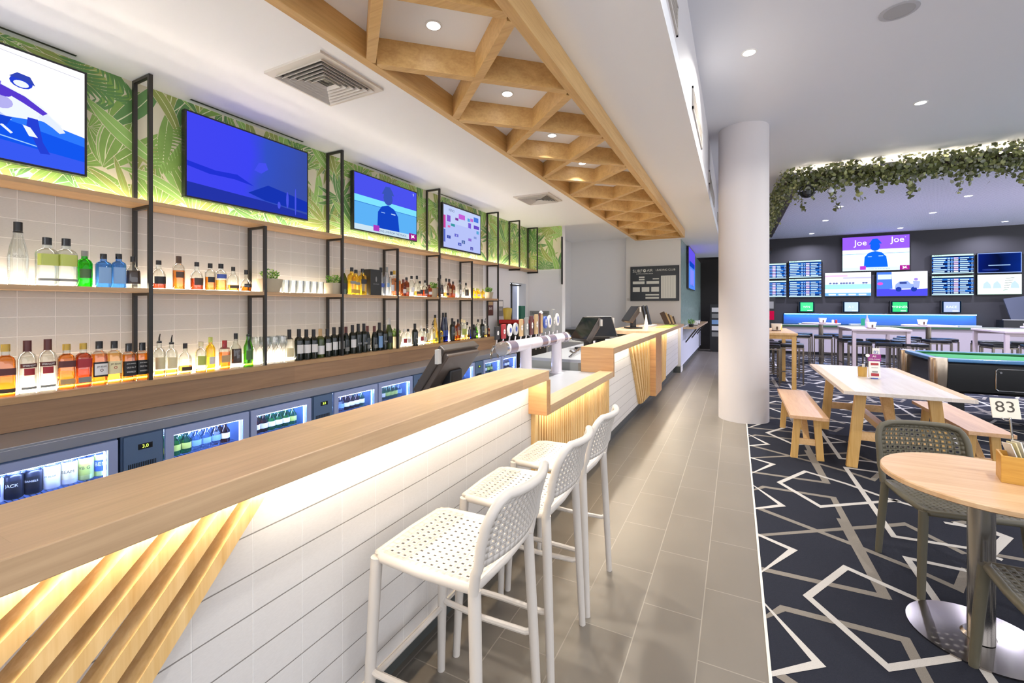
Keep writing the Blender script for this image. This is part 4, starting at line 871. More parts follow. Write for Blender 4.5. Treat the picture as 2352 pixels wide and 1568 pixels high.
tv('large television showing a white horse and rider in blue, nearest on the leafy wall', (-3.515, .18, 2.283), (0, 1, 0), 1.024, .632, 'televisions above the back bar', paint_horse)
tv('television showing a plain deep blue picture on the leafy wall', (-3.515, 1.736, 2.283), (0, 1, 0), 1.017, .63, 'televisions above the back bar', paint_blue)
tv('television showing a man in dark silhouette against a blue rail', (-3.515, 3.291, 2.29), (0, 1, 0), 1.013, .612, 'televisions above the back bar', paint_man)
tv('television showing pale lilac page of small number boxes', (-3.515, 4.838, 2.28), (0, 1, 0), .996, .618, 'televisions above the back bar', paint_keno, bz=.02)
def paint_col(p): p.rect(0, 0, 1, 1, E_('#5a8cf8')); p.rect(0, .6, 1, 1, E_('#6a58f0')); p.rect(.1, .55, .9, .68, E_('#1448c8')); p.rect(.2, .1, .8, .5, E_('#8a90ff')); p.text('CLUB', .5, .1, .1, E_('#1430a0'))
tv('wide television on the green mosaic corridor wall', (-1.04, 11.7, 1.93), (0, 1, 0), 1.9, 1.06, None, paint_col, dep=.045, gap=.012)
EB[0] = 1.45
GR = 'betting screens on the charcoal wall'
W0 = 16.62
for lb, x0, z0, x1, z1, f in (('blue results board at the upper left of the screen wall behind the column', .62, 2.374, 1.457, 2.88, lambda p: paint_table(p, 1)), ('blue results board in the upper row with pale columns', 1.517, 2.389, 2.389, 2.94, lambda p: paint_table(p, 2)),
        ('blue results board at the lower left beside the column', .62, 1.782, 1.457, 2.32, lambda p: paint_table(p, 3)), ('blue results board in the lower row with pale columns', 1.517, 1.774, 2.389, 2.36, lambda p: paint_table(p, 4)),
        ('screen showing a line of racing horses on pale turf', 2.468, 1.789, 3.625, 2.524, paint_race), ('biggest screen, a man in blue hat under purple lettering', 2.911, 2.544, 4.512, 3.59, lambda p: paint_man(p, '#8a55f0', True)),
        ('screen showing a car and a rider in violet tones', 3.739, 1.776, 4.907, 2.507, paint_truck), ('upper dark blue runners list screen with pink column', 4.983, 2.396, 5.871, 2.952, lambda p: paint_table(p, 5, '#0d1c4a')),
        ('lower dark blue runners list screen with pink column', 4.983, 1.791, 5.871, 2.351, lambda p: paint_table(p, 6, '#0d1c4a')), ('near-black screen with pale outline and one bright bar', 5.933, 2.388, 6.811, 2.95, paint_dark), ('very pale screen with faint horse shapes and short captions', 5.933, 1.804, 6.811, 2.358, paint_pale)):
    tv(lb, (x0, W0, z0), (1, 0, 0), x1-x0, z1-z0, GR, f, bz=.01)
for lb, x0, c, tx in (('small green screen below the results boards', 1.77, '#4ad890', 'WIN'), ('small pale screen with a blue figure above the desk', 2.9, '#b8d0fa', 'A 1'), ('small green screen below the violet rider screen', 4.04, '#3cd080', 'WINNER'), ('small pale blue screen near the light strip end', 5.16, '#a8b8f4', 'RACE')):
    tv(lb, (x0, W0-.1, 1.29), (1, 0, 0), .43, .35, 'small screens over the desk', paint_small(c, tx), dep=.12, gap=.059)
# notice board
t = thing('notice_board', 'black framed notice board of white cards on the end wall', 'notice board', (-1.67, 10.48, 2.0))
MB().box(-2.21, -1.13, 10.46, 10.498, 1.612, 2.412).build('frame', BLKP, t, bevel=.004)
BW = pbr('board_white', '#d8d8cc', .5)
p = Panel((-2.205, 10.459, 1.617), (1, 0, 0), (0, 0, 1), 1.07, .79); p.rect(.01, .01, .99, .99, pbr('board_black', '#23282a', .3))
p.text('SURF', .15, .87, .1, BW); p.ell(.30, .88, .032, .045, BW); p.ell(.305, .89, .013, .018, BLKP); p.text('AIR', .41, .88, .085, BW); p.text('LEADING CLUB', .73, .885, .062, BW); p.text('AUSTRALIA GAMING ROOM', .3, .79, .03, BW)
for x0, y0, x1, y1 in ((.18, .67, .3, .71), (.18, .6, .3, .64), (.05, .49, .3, .57), (.34, .49, .6, .57), (.47, .62, .6, .65), (.05, .26, .2, .4), (.24, .26, .4, .4), (.44, .26, .6, .4), (.32, .15, .6, .19), (.32, .06, .6, .11), (.64, .07, .94, .72)): p.rect(x0, y0, x1, y1, BW)
for i in range(5): p.rect(.68+i*.05, .09, .684+i*.05, .7, C['grey'])
p.build('cards', t)
tag(MB().box(-2.29, -2.25, 10.47, 10.5, 1.62, 1.68).build('switch_plate', WPL, bevel=.003), 'small white switch beside the notice board', 'switch')
tag(MB().box(-2.9, -2.885, 7.70, 7.76, 1.9, 2.79).build('edge_sign', BLK), 'thin black edge of a wall sign on the return wall corner', 'sign')
t = thing('wall_sign', 'small grey letter sign on the white return wall', 'sign', (-3.2, 7.75, 1.38)); MB().box(-3.56, -3.16, 7.74, 7.757, 1.31, 1.4).build('plate', C['grey'], t)
p = Panel((-3.56, 7.7395, 1.31), (1, 0, 0), (0, 0, 1), .4, .09); p.text('PLEASE PAY HERE', .5, .5, .04, BLKP); p.build('lettering', t)
for i, (y, z, c, lb) in enumerate(((6.27, 1.50, C['maroon'], 'brown poster hanging just past the shelf end'), (6.62, 1.48, C['grey'], 'grey printed poster on the side wall before the doorway'))):
    t = thing('poster', lb, 'poster', (-3.59, y, z)); MB().box(-3.602, -3.592, y-.09, y+.09, z-.16, z+.12).build('sheet', c, t)
    p = Panel((-3.5915, y-.09, z-.16), (0, 1, 0), (0, 0, 1), .18, .28); p.rect(.1, .6, .9, .92, C['white'] if i else C['tan']); p.text('BAR', .5, .4, .06, C['white']); p.build('print', t)
# corridor shelf
t = thing('corridor_shelf', 'oak shelf along the mosaic corridor wall', 'shelf', (-1.0, 13, 1.0)); MB().box(-1.1, -.80, 10.9, 15.4, .96, 1.0).build('board', OAK, t)
q = MB()
for y in (11.5, 13.2, 15.0): q.beam((-1.1, y, .6), (-.84, y, .955), .03, .03)
q.build('bracket', BLK, t)
for i, y in enumerate((12.1, 12.9)):
    t = thing('napkin_box', 'white printed napkin box on the corridor shelf, %s' % ('nearer one', 'farther one')[i], 'napkin box', (-.93, y, 1.0)); MB().box(-.99, -.87, y-.07, y+.07, 1.0, 1.1).build('box', C['white'], t); MB().box(-.995, -.865, y-.075, y+.075, 1.0, 1.02).build('base', C['black'], t)
t = thing('potted_plant', 'dark green plant on the corridor shelf', 'potted plant', (-.95, 11.3, 1.0)); MB().lathe([(.05, 0), (.06, .06)], n=14).build('pot', BLKP, t, local=True); MB().merge(foliage(150, .09, .14, 9, .03), lambda p: (p[0], p[1], p[2]+.05)).build('foliage', LEAFM, t, local=True)
t = thing('brochure_stand', 'dark brochure stand at the end of the corridor', 'display stand', (-.55, 15.9, 0)); MB().box(-.75, -.3, 15.75, 16.1, 0, 1.55).build('cabinet', BLKP, t)
q = MB()
for k in range(5): q.box(-.7, -.35, 15.735, 15.75, .5+k*.2, .64+k*.2, k % 3)
q.build('leaflets', [C['grey'], C['white'], C['sky']], t)

# ------------------------------------------------------------------ beer taps
TW = pbr('tap_white', '#e9e2e8', .15, coat=.5)
t = thing('beer_font', 'white tubular beer font on two legs over the low counter', 'beer font', (-1.53, 3.4, .86))
ax = -1.53; az = 1.185
MB().tube([(ax, 2.84, az), (ax, 4.2, az)], .048, 20).build('cross_tube', TW, t, smooth=True)
for y in (2.83, 4.175): MB().tube([(ax, y, az), (ax, y+.035, az)], .053, 20).build('end_cap', CHROME, t, smooth=True)
for y0, y1 in ((2.9, 3.02), (3.5, 3.62), (3.68, 3.83), (4.05, 4.14)): MB().tube([(ax, y0, az), (ax, y1, az)], .0495, 20, cap=False).build('band', pbr('tap_band', '#9a8fa0', .25, .6), t, smooth=True)
for y in (3.25, 3.94):
    MB().lathe([(.07, 0), (.07, .008), (.052, .012), (.047, .3), (.055, .33)], (ax, y, .86), 20).build('leg', TW, t, smooth=True)
FACE = ['white', 'silver', 'tan', 'grey', 'maroon', 'tan', 'maroon', 'blue', 'white', 'grey', 'white', 'black', 'red']
for i in range(13):
    y = 2.89+i*.104; hz = .10+.011*i; c = FACE[(i+11) % 13] if i < 2 else FACE[i-2]
    t = thing('beer_tap', 'beer tap with %s badge, %s along the white font' % (c, ORD[i]), 'beer tap', (-1.6, y, az), group='beer taps on the font')
    MB().tube([(ax-.04, y, az), (-1.63, y, az+.005), (-1.65, y, az-.03), (-1.65, y, az-.09)], [.011, .011, .008, .007], 8).build('spout', CHROME, t, smooth=True)
    MB().tube([(-1.61, y, az+.01), (-1.60, y, az+.07)], [.008, .006], 8).build('stem', CHROME, t, smooth=True)
    q = MB(); zb = az+.06
    if c in ('white', 'silver', 'blue'): q.tube([(-1.607, y, zb+hz/2), (-1.592, y, zb+hz/2)], .036+.001*i, 18, ell=1.3)
    else: q.box(-1.608, -1.592, y-.03, y+.03, zb, zb+hz)
    b_ = q.build('badge', C[c], t, bevel=.003)
    p = Panel((-1.5905, y-.02, zb+hz*.2), (0, 1, 0), (0, 0, 1), .04, hz*.6); p.ell(.5, .5, .4, .28, C['white' if c not in ('white', 'silver') else 'blue']); p.text('XXXX', .5, .5, .014, C['black']); p.build('badge_face', b_)
t = thing('tall_tap_handle', 'tall tan paddle handle with white knob above the taps', 'tap handle', (-1.6, 3.72, 1.2)); MB().box(-1.61, -1.59, 3.70, 3.75, 1.25, 1.42).build('paddle', C['tan'], t, bevel=.004); MB().lathe([(.0, -.02), (.018, -.008), (.02, .005), (0, .022)], (-1.6, 3.725, 1.435), 12).build('knob', C['white'], t, smooth=True)
# coffee machine / clutter past the shelf end
t = thing('coffee_machine', 'red and black coffee machine on the counter past the shelves', 'coffee machine', (-3.3, 6.75, .84))
MB().box(-3.5, -3.1, 6.35, 7.1, .95, 1.2).build('body', C['black'], t, bevel=.02); MB().box(-3.52, -3.08, 6.4, 7.05, 1.2, 1.27).build('lid', pbr('gloss_red', '#a51f20', .2), t, bevel=.02); MB().tube([(-3.12, 6.6, 1.05), (-3.04, 6.6, 1.0), (-3.04, 6.6, .95)], .012, 8).build('steam_arm', CHROME, t)
t = thing('side_cabinet', 'low black cabinet under the coffee machine', 'cabinet', (-3.3, 6.8, 0)); MB().box(-3.55, -3.05, 6.2, 7.35, 0, .95).build('body', DARK, t)
tag(MB().box(-3.5, -3.44, 7.12, 7.28, .955, 1.50).build('menu_stand', pbr('poster_green', '#1f6a52', .4), bevel=.004), 'green upright menu card by the doorway', 'menu stand')
tag(MB().lathe([(.06, 0), (.08, .17), (.07, .19), (.0, .2)], (-3.4, 6.5, 1.272), 16).build('snack_jar', pbr('jar_gold', '#b8a03c', .4), smooth=True), 'gold snack jar on the coffee machine', 'jar')
# tills
def till(label, loc, rz, flip=1):
    """screen faces local -X and leans back"""
    t = thing('till', label, 'till', loc, rz, group='tills on the bar')
    q = MB(); a = Vector((-.13, 0, .12)); c = Vector((.06, 0, .385)); up = (c-a).normalized(); n = Vector((up.z, 0, -up.x))
    q.beam(a, c, .37, .05, n); q.build('monitor', pbr('till_grey', '#3a342f', .35), t, bevel=.006, local=True)
    q = MB(); q.beam(a-n*.0265+up*.012, c-n*.0265-up*.012, .34, .006, n); q.build('screen', pbr('till_screen', '#101216', .08), t, local=True)
    q = MB(); q.beam(a+n*.035+up*.01, c+n*.035-up*.02, .34, .04, n); q.build('rear_shell', pbr('till_grey2', '#4a4039', .4), t, bevel=.008, local=True)
    q = MB(); q.beam((0, 0, .02), (.0, 0, .24), .12, .07, (1, 0, 0)); q.build('neck', BLKP, t, bevel=.01, local=True)
    q = MB(); q.box(-.12, .12, -.13, .13, 0, .025); q.build('base', BLKP, t, bevel=.006, local=True)
    q = MB(); q.beam(c-n*.02+Vector((0, -.2, -.1)), c-n*.02+Vector((0, -.2, -.02)), .035, .02, n); q.build('card_reader', C['silver'], t, local=True)
    return t
till('large till beside the near bar section, its back toward the aisle', (-1.52, 2.19, .88), 0)
till('till leaning back on the bench behind the second bar, nearer one', (-1.62, 5.25, .96), .9)
till('till leaning back on the bench behind the second bar, farther one', (-1.62, 5.78, .96), PI-.9)
till('till on the far bar section below the notice board', (-1.62, 7.9, 1.10), .6)
t = thing('card_terminal', 'two tall black card terminals upright on the far bar', 'card terminal', (-1.5, 8.7, 1.1))
for y in (8.6, 8.95): MB().beam((-1.5, y, 1.12), (-1.58, y-.05, 1.5), .13, .04, (1, 0, 0)).build('terminal', BLKP, t, bevel=.008)
MB().box(-1.62, -1.4, 8.4, 9.1, 1.101, 1.13).build('base', C['silver'], t)
tag(MB().lathe([(.04, 0), (.042, .02), (.012, .2), (.01, .24)], (-1.45, 8.2, 1.1), 14).build('spray_bottle', C['white'], smooth=True), 'white conical squeeze bottle on the far bar', 'bottle')
tag(MB().box(-1.3, -1.06, 8.3, 9.6, 1.1005, 1.108).build('bar_mat', pbr('mat_lime', '#9ab04a', .7)), 'lime green bar mat along the far bar edge', 'bar mat')
t = thing('brochure_fan', 'fanned brown brochures leaning at the end of the far bar', 'brochures', (-1.2, 9.9, 1.1)); q = MB()
for k in range(5): q.beam((-1.3+.03*k, 9.85+.02*k, 1.102), (-1.42+.045*k, 9.9+.03*k, 1.36-.025*k), .1, .006, (0, 1, 0), k % 2)
q.build('leaflets', [C['brown'], C['tan']], t)
t = thing('back_cabinet', 'dark low cabinet with steel top against the end wall', 'cabinet', (-3, 10.3, 0)); MB().box(-3.7, -2.35, 10.1, 10.69, 0, .93).build('body', pbr('cabinet_olive', '#4d4a40', .5), t); MB().box(-3.7, -2.33, 10.06, 10.69, .93, .96).build('worktop', STEEL, t)
t = thing('ice_well', 'grey glasswasher cabinet beyond the beer font', 'cabinet', (-2.4, 7, 0)); MB().box(-2.75, -2.2, 6.7, 7.4, 0, .93).build('body', pbr('washer_grey', '#9a9a96', .4, .4), t, bevel=.01); MB().box(-2.198, -2.19, 6.75, 7.35, .2, .8).build('door', STEEL, t)
for i in range(5):
    tag(MB().tube([(-1.55-.03*i, 4.35+.14*i, .962), (-1.5-.03*i, 4.37+.14*i, 1.0), (-1.56, 4.42+.14*i, 1.02)], .012, 8).build('soda_hose', CHROME, smooth=True), 'curled chrome soda dispenser hose on the bench by the second bar', 'hose', 'soda hoses on the bench')
# dish dome seen over bar edge
tag(MB().lathe([(.07, 0), (.075, .05), (.05, .1), (0, .12)], (-1.5, 1.42, .88), 18).build('napkin_bundle', C['white'], smooth=True), 'white rounded bundle just showing above the near bar edge', 'napkins')

# ------------------------------------------------------------------ perforated resin chairs
def perf(fn, nu, nv, hole=.46, keep=None):
    q = MB()
    for i in range(nu):
        for j in range(nv):
            u0, u1, v0, v1 = i/nu, (i+1)/nu, j/nv, (j+1)/nv
            o = [(u0, v0), (u1, v0), (u1, v1), (u0, v1)]
            if keep and not keep(i, j): q.poly([fn(*p) for p in o]); continue
            cu, cv = (u0+u1)/2, (v0+v1)/2
            I = [(cu+(a-cu)*hole, cv+(b_-cv)*hole) for a, b_ in o]; V = [fn(*p) for p in o]+[fn(*p) for p in I]
            q.add(V, [(0, 1, 5, 4), (1, 2, 6, 5), (2, 3, 7, 6), (3, 0, 4, 7)])
    return q
def weld(o, th):
    s = o.modifiers.new('thick', 'SOLIDIFY'); s.thickness = th; s.offset = 0
def resin_seat(kind, name, label, cat, group, mat, sh, bh, top, foot):
    """faces local +Y; sh seat height, bh backrest bottom, top overall height"""
    t = thing(name, label, cat, (0, 0, 0), group=group)
    hw = .2; r = .017
    def sf(u, v):
        x = (u-.5)*2*.192; y = -.19+v*.385; return (x*(1-.04*v), y, sh-.004-.012*math.sin(PI*u)*math.sin(PI*v))
    o = perf(sf, 14, 14, .42, lambda i, j: 0 < i < 13 and 0 < j < 13).build('seat', mat, t, local=True, smooth=True); weld(o, .006)
    MB().tube([(-.185, -.19, sh-.012), (-.19, .0, sh-.012), (-.183, .16, sh-.012), (-.165, .195, sh-.014), (0, .2, sh-.014), (.165, .195, sh-.014), (.183, .16, sh-.012), (.19, .0, sh-.012), (.185, -.19, sh-.012), (0, -.195, sh-.012)], .0155, 10, closed=True).build('seat_rim', mat, t, local=True, smooth=True)
    def curve(s): return -.215-.035*(1-s*s)      # plan curve of the back
    bw = .195
    def bf(u, v):
        s = (u-.5)*2; z = bh+(top-bh-.012)*v; k = 1.0
        lim = 1.0 if v < .62 else math.sqrt(max(0, 1-((v-.62)/.38)**2*.0))
        cr = .36; w = 1.0 if v < 1-cr else 1-.30*(1-math.sqrt(max(0, 1-((v-1+cr)/cr)**2)))
        return (s*bw*w, curve(s)-.045*v*v-.012*v, z)
    o = perf(bf, 15, 10, .46, lambda i, j: 0 < i < 14 and 0 < j < 9).build('backrest', mat, t, local=True, smooth=True); weld(o, .006)
    P = [(-.192, -.195, sh-.02), (-.196, -.205, (sh+bh)/2+.01)]
    for v in (.0, .3, .62): P.append((bf(0, v)[0]-.002, bf(0, v)[1], bf(0, v)[2]))
    for v in (.75, .86, .94): P.append(bf(0, v))
    P.append(bf(.02, 1)); P += [bf(u, 1) for u in (.15, .32, .5, .68, .85, .98)]
    P += [(-p[0], p[1], p[2]) for p in reversed(P[:8])]
    P = [(p[0]*1.01, p[1], p[2]+.004) for p in P]
    MB().tube(P, [.0155]*len(P), 10).build('back_frame', mat, t, local=True, smooth=True)
    for sx in (-1, 1):
        for fy in (1, -1):
            a = (sx*.185, .185*fy if fy > 0 else -.193, sh-.012); b_ = (sx*.207, (.212 if fy > 0 else -.222), .0); m = (a[0]*.5+b_[0]*.5+sx*.001, a[1]*.5+b_[1]*.5, sh*.5)
            MB().tube([a, m, b_], [.0195, .0185, .0155], 10).build('leg', mat, t, local=True, smooth=True)
    if foot:
        for sx in (-1, 1):
            z = .31; x = sx*.199
            MB().tube([(x, -.207, z), (x-sx*.004, -.18, z-.012), (x-sx*.012, 0, z-.014), (x-sx*.004, .175, z-.012), (x, .2, z)], .0115, 8).build('stretcher', mat, t, local=True, smooth=True)
        MB().tube([(-.198, .2, .27), (0, .207, .262), (.198, .2, .27)], .0115, 8).build('footrest', mat, t, local=True, smooth=True)
    return t
s0 = resin_seat('stool', 'bar_stool', 'white perforated resin bar stool closest to the end of the high bar', 'bar stool', 'white bar stools', WPL, .685, .745, .955, True)
s0.location = (-.862, 2.262, 0); s0.rotation_euler = (0, 0, PI/2)
dup(s0, (-.862, 1.782, 0), PI/2+.02, 'white perforated resin bar stool between the other two at the bar')
dup(s0, (-.87, 1.272, 0), PI/2, 'white perforated resin bar stool in front, closest to the diagonal timber slats')
c0 = resin_seat('chair', 'dining_chair', 'olive grey perforated resin chair behind the round table', 'chair', 'olive grey resin chairs', GPL, .455, .53, .79, False)
c0.location = (1.03, 3.2, 0); c0.rotation_euler = (0, 0, PI+.15); c0.scale = (1.08, 1.06, 1)
c1 = dup(c0, (1.10, 2.27, 0), -.02, 'olive grey perforated resin chair at the front corner, partly out of view')

# ------------------------------------------------------------------ round table with number 83
t = thing('round_table', 'round maple topped table on a steel pedestal', 'table', (.975, 2.68, 0))
MB().lathe([(.355, .712), (.365, .718), (.365, .735), (.361, .74)], (.985, 2.655, 0), 72).build('tabletop', MAPX, t, smooth=True)
MB().tube([(.97, 2.68, .02), (.97, 2.68, .712)], .045, 28).build('pedestal', pbr('steel_post', '#b0aca6', .22, 1.), t, smooth=True)
MB().lathe([(.245, 0), (.245, .008), (.06, .016), (.05, .03)], (.975, 2.72, .002), 64).build('base', pbr('steel_disc', '#a8a19c', .2, 1., noise=.1, nscale=6), t, smooth=True)
t = thing('cutlery_box', 'open bamboo box on the round table holding papers', 'box', (1.1, 2.75, .74), -.23)
q = MB(); w, l, h, k = .16, .115, .115, .008
q.box(0, w, -l, -l+k, 0, h).box(0, w, -k, 0, 0, h).box(0, k, -l+k, -k, 0, h).box(w-k, w, -l+k, -k, 0, h).box(k, w-k, -l+k, -k, 0, .006)
q.build('box', BAMB, t, bevel=.001, local=True); t.location = (1.045, 2.755, .7402)
for i in range(7):
    m = (C['white'], C['cream'], C['white'], C['grey'])[i % 4]
    q = MB(); x = 1.075+i*.011; q.beam((x+.03, 2.7, .755), (x-.01+.004*i, 2.72, .895+.006*(i % 3)), .075, .004, (1, 0, 0))
    tag(q.build('paper_slip', m, loc=(x, 2.7, .76)), 'paper napkin packet leaning in the bamboo box, %s of seven' % ORD[i], 'paper slip', 'paper packets in the bamboo box')
t = thing('table_number', 'white table number sign reading 83 on a chrome stem', 'table number', (1.09, 2.77, .745))
MB().tube([(1.115, 2.765, .748), (1.095, 2.765, 1.0)], .004, 8).build('stem', CHROME, t); 
q = MB(); q.tube([(1.08+.014*math.cos(a), 2.757, 1.0+.014*math.sin(a)) for a in [PI+PI*i/8 for i in range(9)]], .0015, 6); q.build('clip', CHROME, t)
p = Panel((1.037, 2.76, .994), (1, .12, .0), (-.12, 0, 1), .098, .09); o_ = p.o.copy()
q = MB(); u_, v_, n_ = p.u, p.v_, p.n; P = [o_, o_+u_*.098, o_+u_*.098+v_*.09, o_+v_*.09]; q.add([*[x-n_*.003 for x in P], *[x-n_*.0002 for x in P]], [(0, 3, 2, 1), (4, 5, 6, 7), (0, 1, 5, 4), (1, 2, 6, 5), (2, 3, 7, 6), (3, 0, 4, 7)])
pl = q.build('plate', pbr('sign_ivory', '#efe9d6', .4), t); p.text('83', .5, .55, .07, pbr('sign_digits', '#4a4438', .5), 1.05); p.build('numerals', pl)

# ------------------------------------------------------------------ timber table and benches
def trestle(t, x0, x1, y, z, w, d, inward, splay, crossz, bar=.02):
    """one end frame: two splayed boards and a cross rail"""
    for sx, xt in ((-1, x0), (1, x1)):
        MB().beam((xt+sx*splay, y, 0), (xt, y, z), w, d, (0, 1, 0)).build('leg', ASHZ, t, bevel=.003)
    MB().beam((x0-splay*.5, y, crossz), (x1+splay*.5, y, crossz), d*.6, .08 if z > .6 else .06, (0, 0, 1)).build('cross_rail', ASH, t, bevel=.002)
t = thing('timber_table', 'pale timber trestle table with white washed top', 'table', (1.28, 5.8, 0))
MB().box(.85, 1.72, 4.79, 6.8, .718, .75).build('tabletop', ASHT, t, bevel=.002)
MB().box(.853, .93, 4.792, 6.798, .7502, .7506).box(1.64, 1.717, 4.792, 6.798, .7502, .7506).build('edge_board', ASH, t)
trestle(t, 1.03, 1.54, 5.08, .716, .085, .045, 1, .07, .3); trestle(t, 1.03, 1.54, 6.5, .716, .085, .045, -1, .07, .3)
for y, s_ in ((5.1, 1), (6.48, -1)): MB().beam((1.285, y, .28), (1.285, y+s_*.42, .7), .07, .045).build('brace', ASH, t, bevel=.002)
MB().box(1.25, 1.32, 5.1, 6.48, .27, .33).build('long_rail', ASH, t, bevel=.002)
def bench(x0, x1, y0, y1, label):
    t = thing('timber_bench', label, 'bench', ((x0+x1)/2, (y0+y1)/2, 0), group='timber benches at the timber table')
    MB().box(x0, x1, y0, y1, .418, .45).build('seat', wood('ash_bench', '#c79a70', '#dcb48c', 'Y', .9, .35), t, bevel=.002)
    for y in (y0+.16, y1-.16): trestle(t, x0+.075, x1-.075, y, .417, .06, .04, 1, .03, .17)
    for y, s_ in ((y0+.18, 1), (y1-.18, -1)): MB().beam(((x0+x1)/2, y, .17), ((x0+x1)/2, y+s_*.28, .41), .05, .03).build('brace', ASH, t, bevel=.002)
bench(.468, .775, 4.98, 6.49, 'timber bench beside the round column'); bench(1.74, 2.03, 5.02, 6.36, 'timber bench on the pool table side of the timber table')
t = thing('menu_stand', 'magenta topped menu card with red lines on the timber table', 'menu stand', (1.27, 5.7, .75)); q = MB()
q.add([(1.225, 5.69, .762), (1.315, 5.69, .762), (1.315, 5.72, .99), (1.225, 5.72, .99), (1.225, 5.75, .762), (1.315, 5.75, .762)], [(0, 1, 2, 3), (5, 4, 3, 2), (0, 3, 4), (1, 5, 2), (0, 4, 5, 1)]); q.build('card', C['white'], t)
MB().box(1.245, 1.295, 5.69, 5.75, .751, .763).build('foot', C['blue'], t)
p = Panel((1.225, 5.6895, .762), (1, 0, 0), (0, .13, 1), .09, .23, .004); p.rect(-.1, .74, 1.1, 1.05, C['purple']); p.text('All', .5, .95, .028, C['white']); p.text('WELCOME', .5, .82, .018, C['white']); p.rect(.15, .56, .85, .66, C['red']); p.rect(.2, .44, .8, .46, C['grey']); p.rect(.25, .24, .75, .3, C['grey']); p.rect(.15, .08, .85, .2, C['red']); p.ell(-.12, .98, .2, .07, C['white']); p.build('print', t)
t = thing('table_number', 'small leaning table number card behind the magenta menu', 'table number', (1.3, 5.8, .75)); MB().beam((1.3, 5.8, .75), (1.3, 5.8, .96), .006, .006, (0, 1, 0)).build('stem', CHROME, t); pl = MB().box(1.27, 1.33, 5.79, 5.795, .97, 1.06).build('plate', C['white'], t)
p = Panel((1.27, 5.789, .97), (1, 0, 0), (0, 0, 1), .06, .09); p.text('82', .5, .5, .045, C['blue']); p.build('numerals', pl)
t = thing('condiment_tub', 'amber lined sauce tub on the timber table', 'condiment tub', (1.2, 5.85, .75)); MB().lathe([(.038, 0), (.042, .1), (.038, .1), (.034, .01)], (1.2, 5.85, .7508), 20, cap=False).build('tub', pbr('tub_honey', '#c9a050', .3), t, smooth=True); MB().lathe([(.012, .01), (.012, .13)], (1.21, 5.86, .75), 10).build('shaker', C['white'], t)

# ------------------------------------------------------------------ pool table
t = thing('pool_table', 'black coin pool table with green cloth and chrome corners', 'pool table', (3.3, 7.9, 0))
MB().box(2.24, 4.35, 7.33, 8.5, .42, .8).build('body', pbr('pool_black', '#0d0d0e', .2), t, bevel=.03)
MB().box(2.36, 4.25, 7.45, 8.38, .792, .812).build('cloth', pbr('baize', '#2f9a55', .9, bump=.1), t)
q = MB(); q.box(2.22, 4.37, 7.31, 7.40, .80, .845).box(2.22, 4.37, 8.43, 8.52, .80, .845).box(2.22, 2.31, 7.40, 8.43, .80, .845).box(4.28, 4.37, 7.4, 8.43, .8, .845); q.build('rail', pbr('rail_blue', '#4f7fae', .3, .3), t, bevel=.012)
q = MB(); q.box(2.36, 4.22, 7.40, 7.44, .81, .838).box(2.36, 4.22, 8.39, 8.43, .81, .838).box(2.31, 2.35, 7.46, 8.37, .81, .838); q.build('cushion', pbr('cushion_green', '#1c6a35', .8), t, bevel=.01)
for x, y in ((2.27, 7.36), (2.27, 8.47), (4.32, 7.36), (4.32, 8.47)):
    MB().lathe([(.075, .43), (.085, .6), (.09, .8), (.085, .85), (.05, .856)], (x, y, 0), 20, sq=3).build('corner_casting', pbr('worn_chrome', '#b9a894', .22, 1., noise=.3, nscale=12), t, smooth=True)
for x, y in ((2.5, 7.55), (2.5, 8.28), (4.1, 7.55), (4.1, 8.28)): MB().box(x-.06, x+.06, y-.06, y+.06, 0, .42).build('leg', BLKP, t, bevel=.005)
q = MB(); rr = [(2.78, .5), (2.78, .72), (2.8, .74), (3.6, .74), (3.62, .72), (3.62, .5), (3.6, .48), (2.8, .48)]; q.tube([(x, 7.326, z) for x, z in rr], .006, 6, closed=True); q.build('ball_return_trim', CHROME, t)
MB().tube([(2.82, 7.329, .70), (2.82, 7.315, .70)], .012, 12).build('lock', CHROME, t)
# ------------------------------------------------------------------ high tables and stools
BSTL = pbr('stool_steel', '#8b8276', .25, .9); CUSH = pbr('black_vinyl', '#15161a', .35)
def cube_stool():
    t = thing('cube_stool', 'x', 'stool', (0, 0, 0)); a = .18; s = .0125
    MB().box(-.19, .19, -.19, .19, .70, .76).build('cushion', CUSH, t, local=True, bevel=.015)
    for x in (-a, a):
        for y in (-a, a): MB().box(x-s, x+s, y-s, y+s, 0, .70).build('leg', BSTL, t, local=True)
    for z in (.22, .67):
        q = MB()
        for v in (-a, a): q.box(-a, a, v-.01, v+.01, z, z+.02); q.box(v-.01, v+.01, -a, a, z, z+.02)
        q.build('rail', BSTL, t, local=True)
    return t
st0 = None
def place_stools(lst, label, group):
    global st0
    for x, y in lst:
        if st0 is None: st0 = cube_stool(); o = st0
        else: o = dup(st0)
        o.location = (x, y, .002); o.rotation_euler = (0, 0, random.uniform(-.15, .15)); o['label'] = label; o['group'] = group
place_stools([(.56, 9.75), (.98, 10.1), (.6, 10.45), (1.0, 10.9), (.55, 11.2)], 'black cushioned steel cube stool crowded under the timber high table by the column', 'stools at the high table by the column')
place_stools([(1.5, 13.45), (1.95, 13.35), (2.42, 13.5), (1.65, 14.2), (2.25, 14.25)], 'black cushioned steel cube stool around the first round poser table', 'stools at the first round poser table')
place_stools([(2.28, 11.35), (2.72, 11.25), (3.12, 11.3), (2.3, 12.3), (2.8, 12.35), (3.2, 12.2)], 'black cushioned steel cube stool around the pale square high table', 'stools at the pale square high table')
place_stools([(3.45, 12.95), (3.9, 12.75), (4.2, 13.3), (3.7, 13.7)], 'black cushioned steel cube stool around the second round poser table', 'stools at the second round poser table')
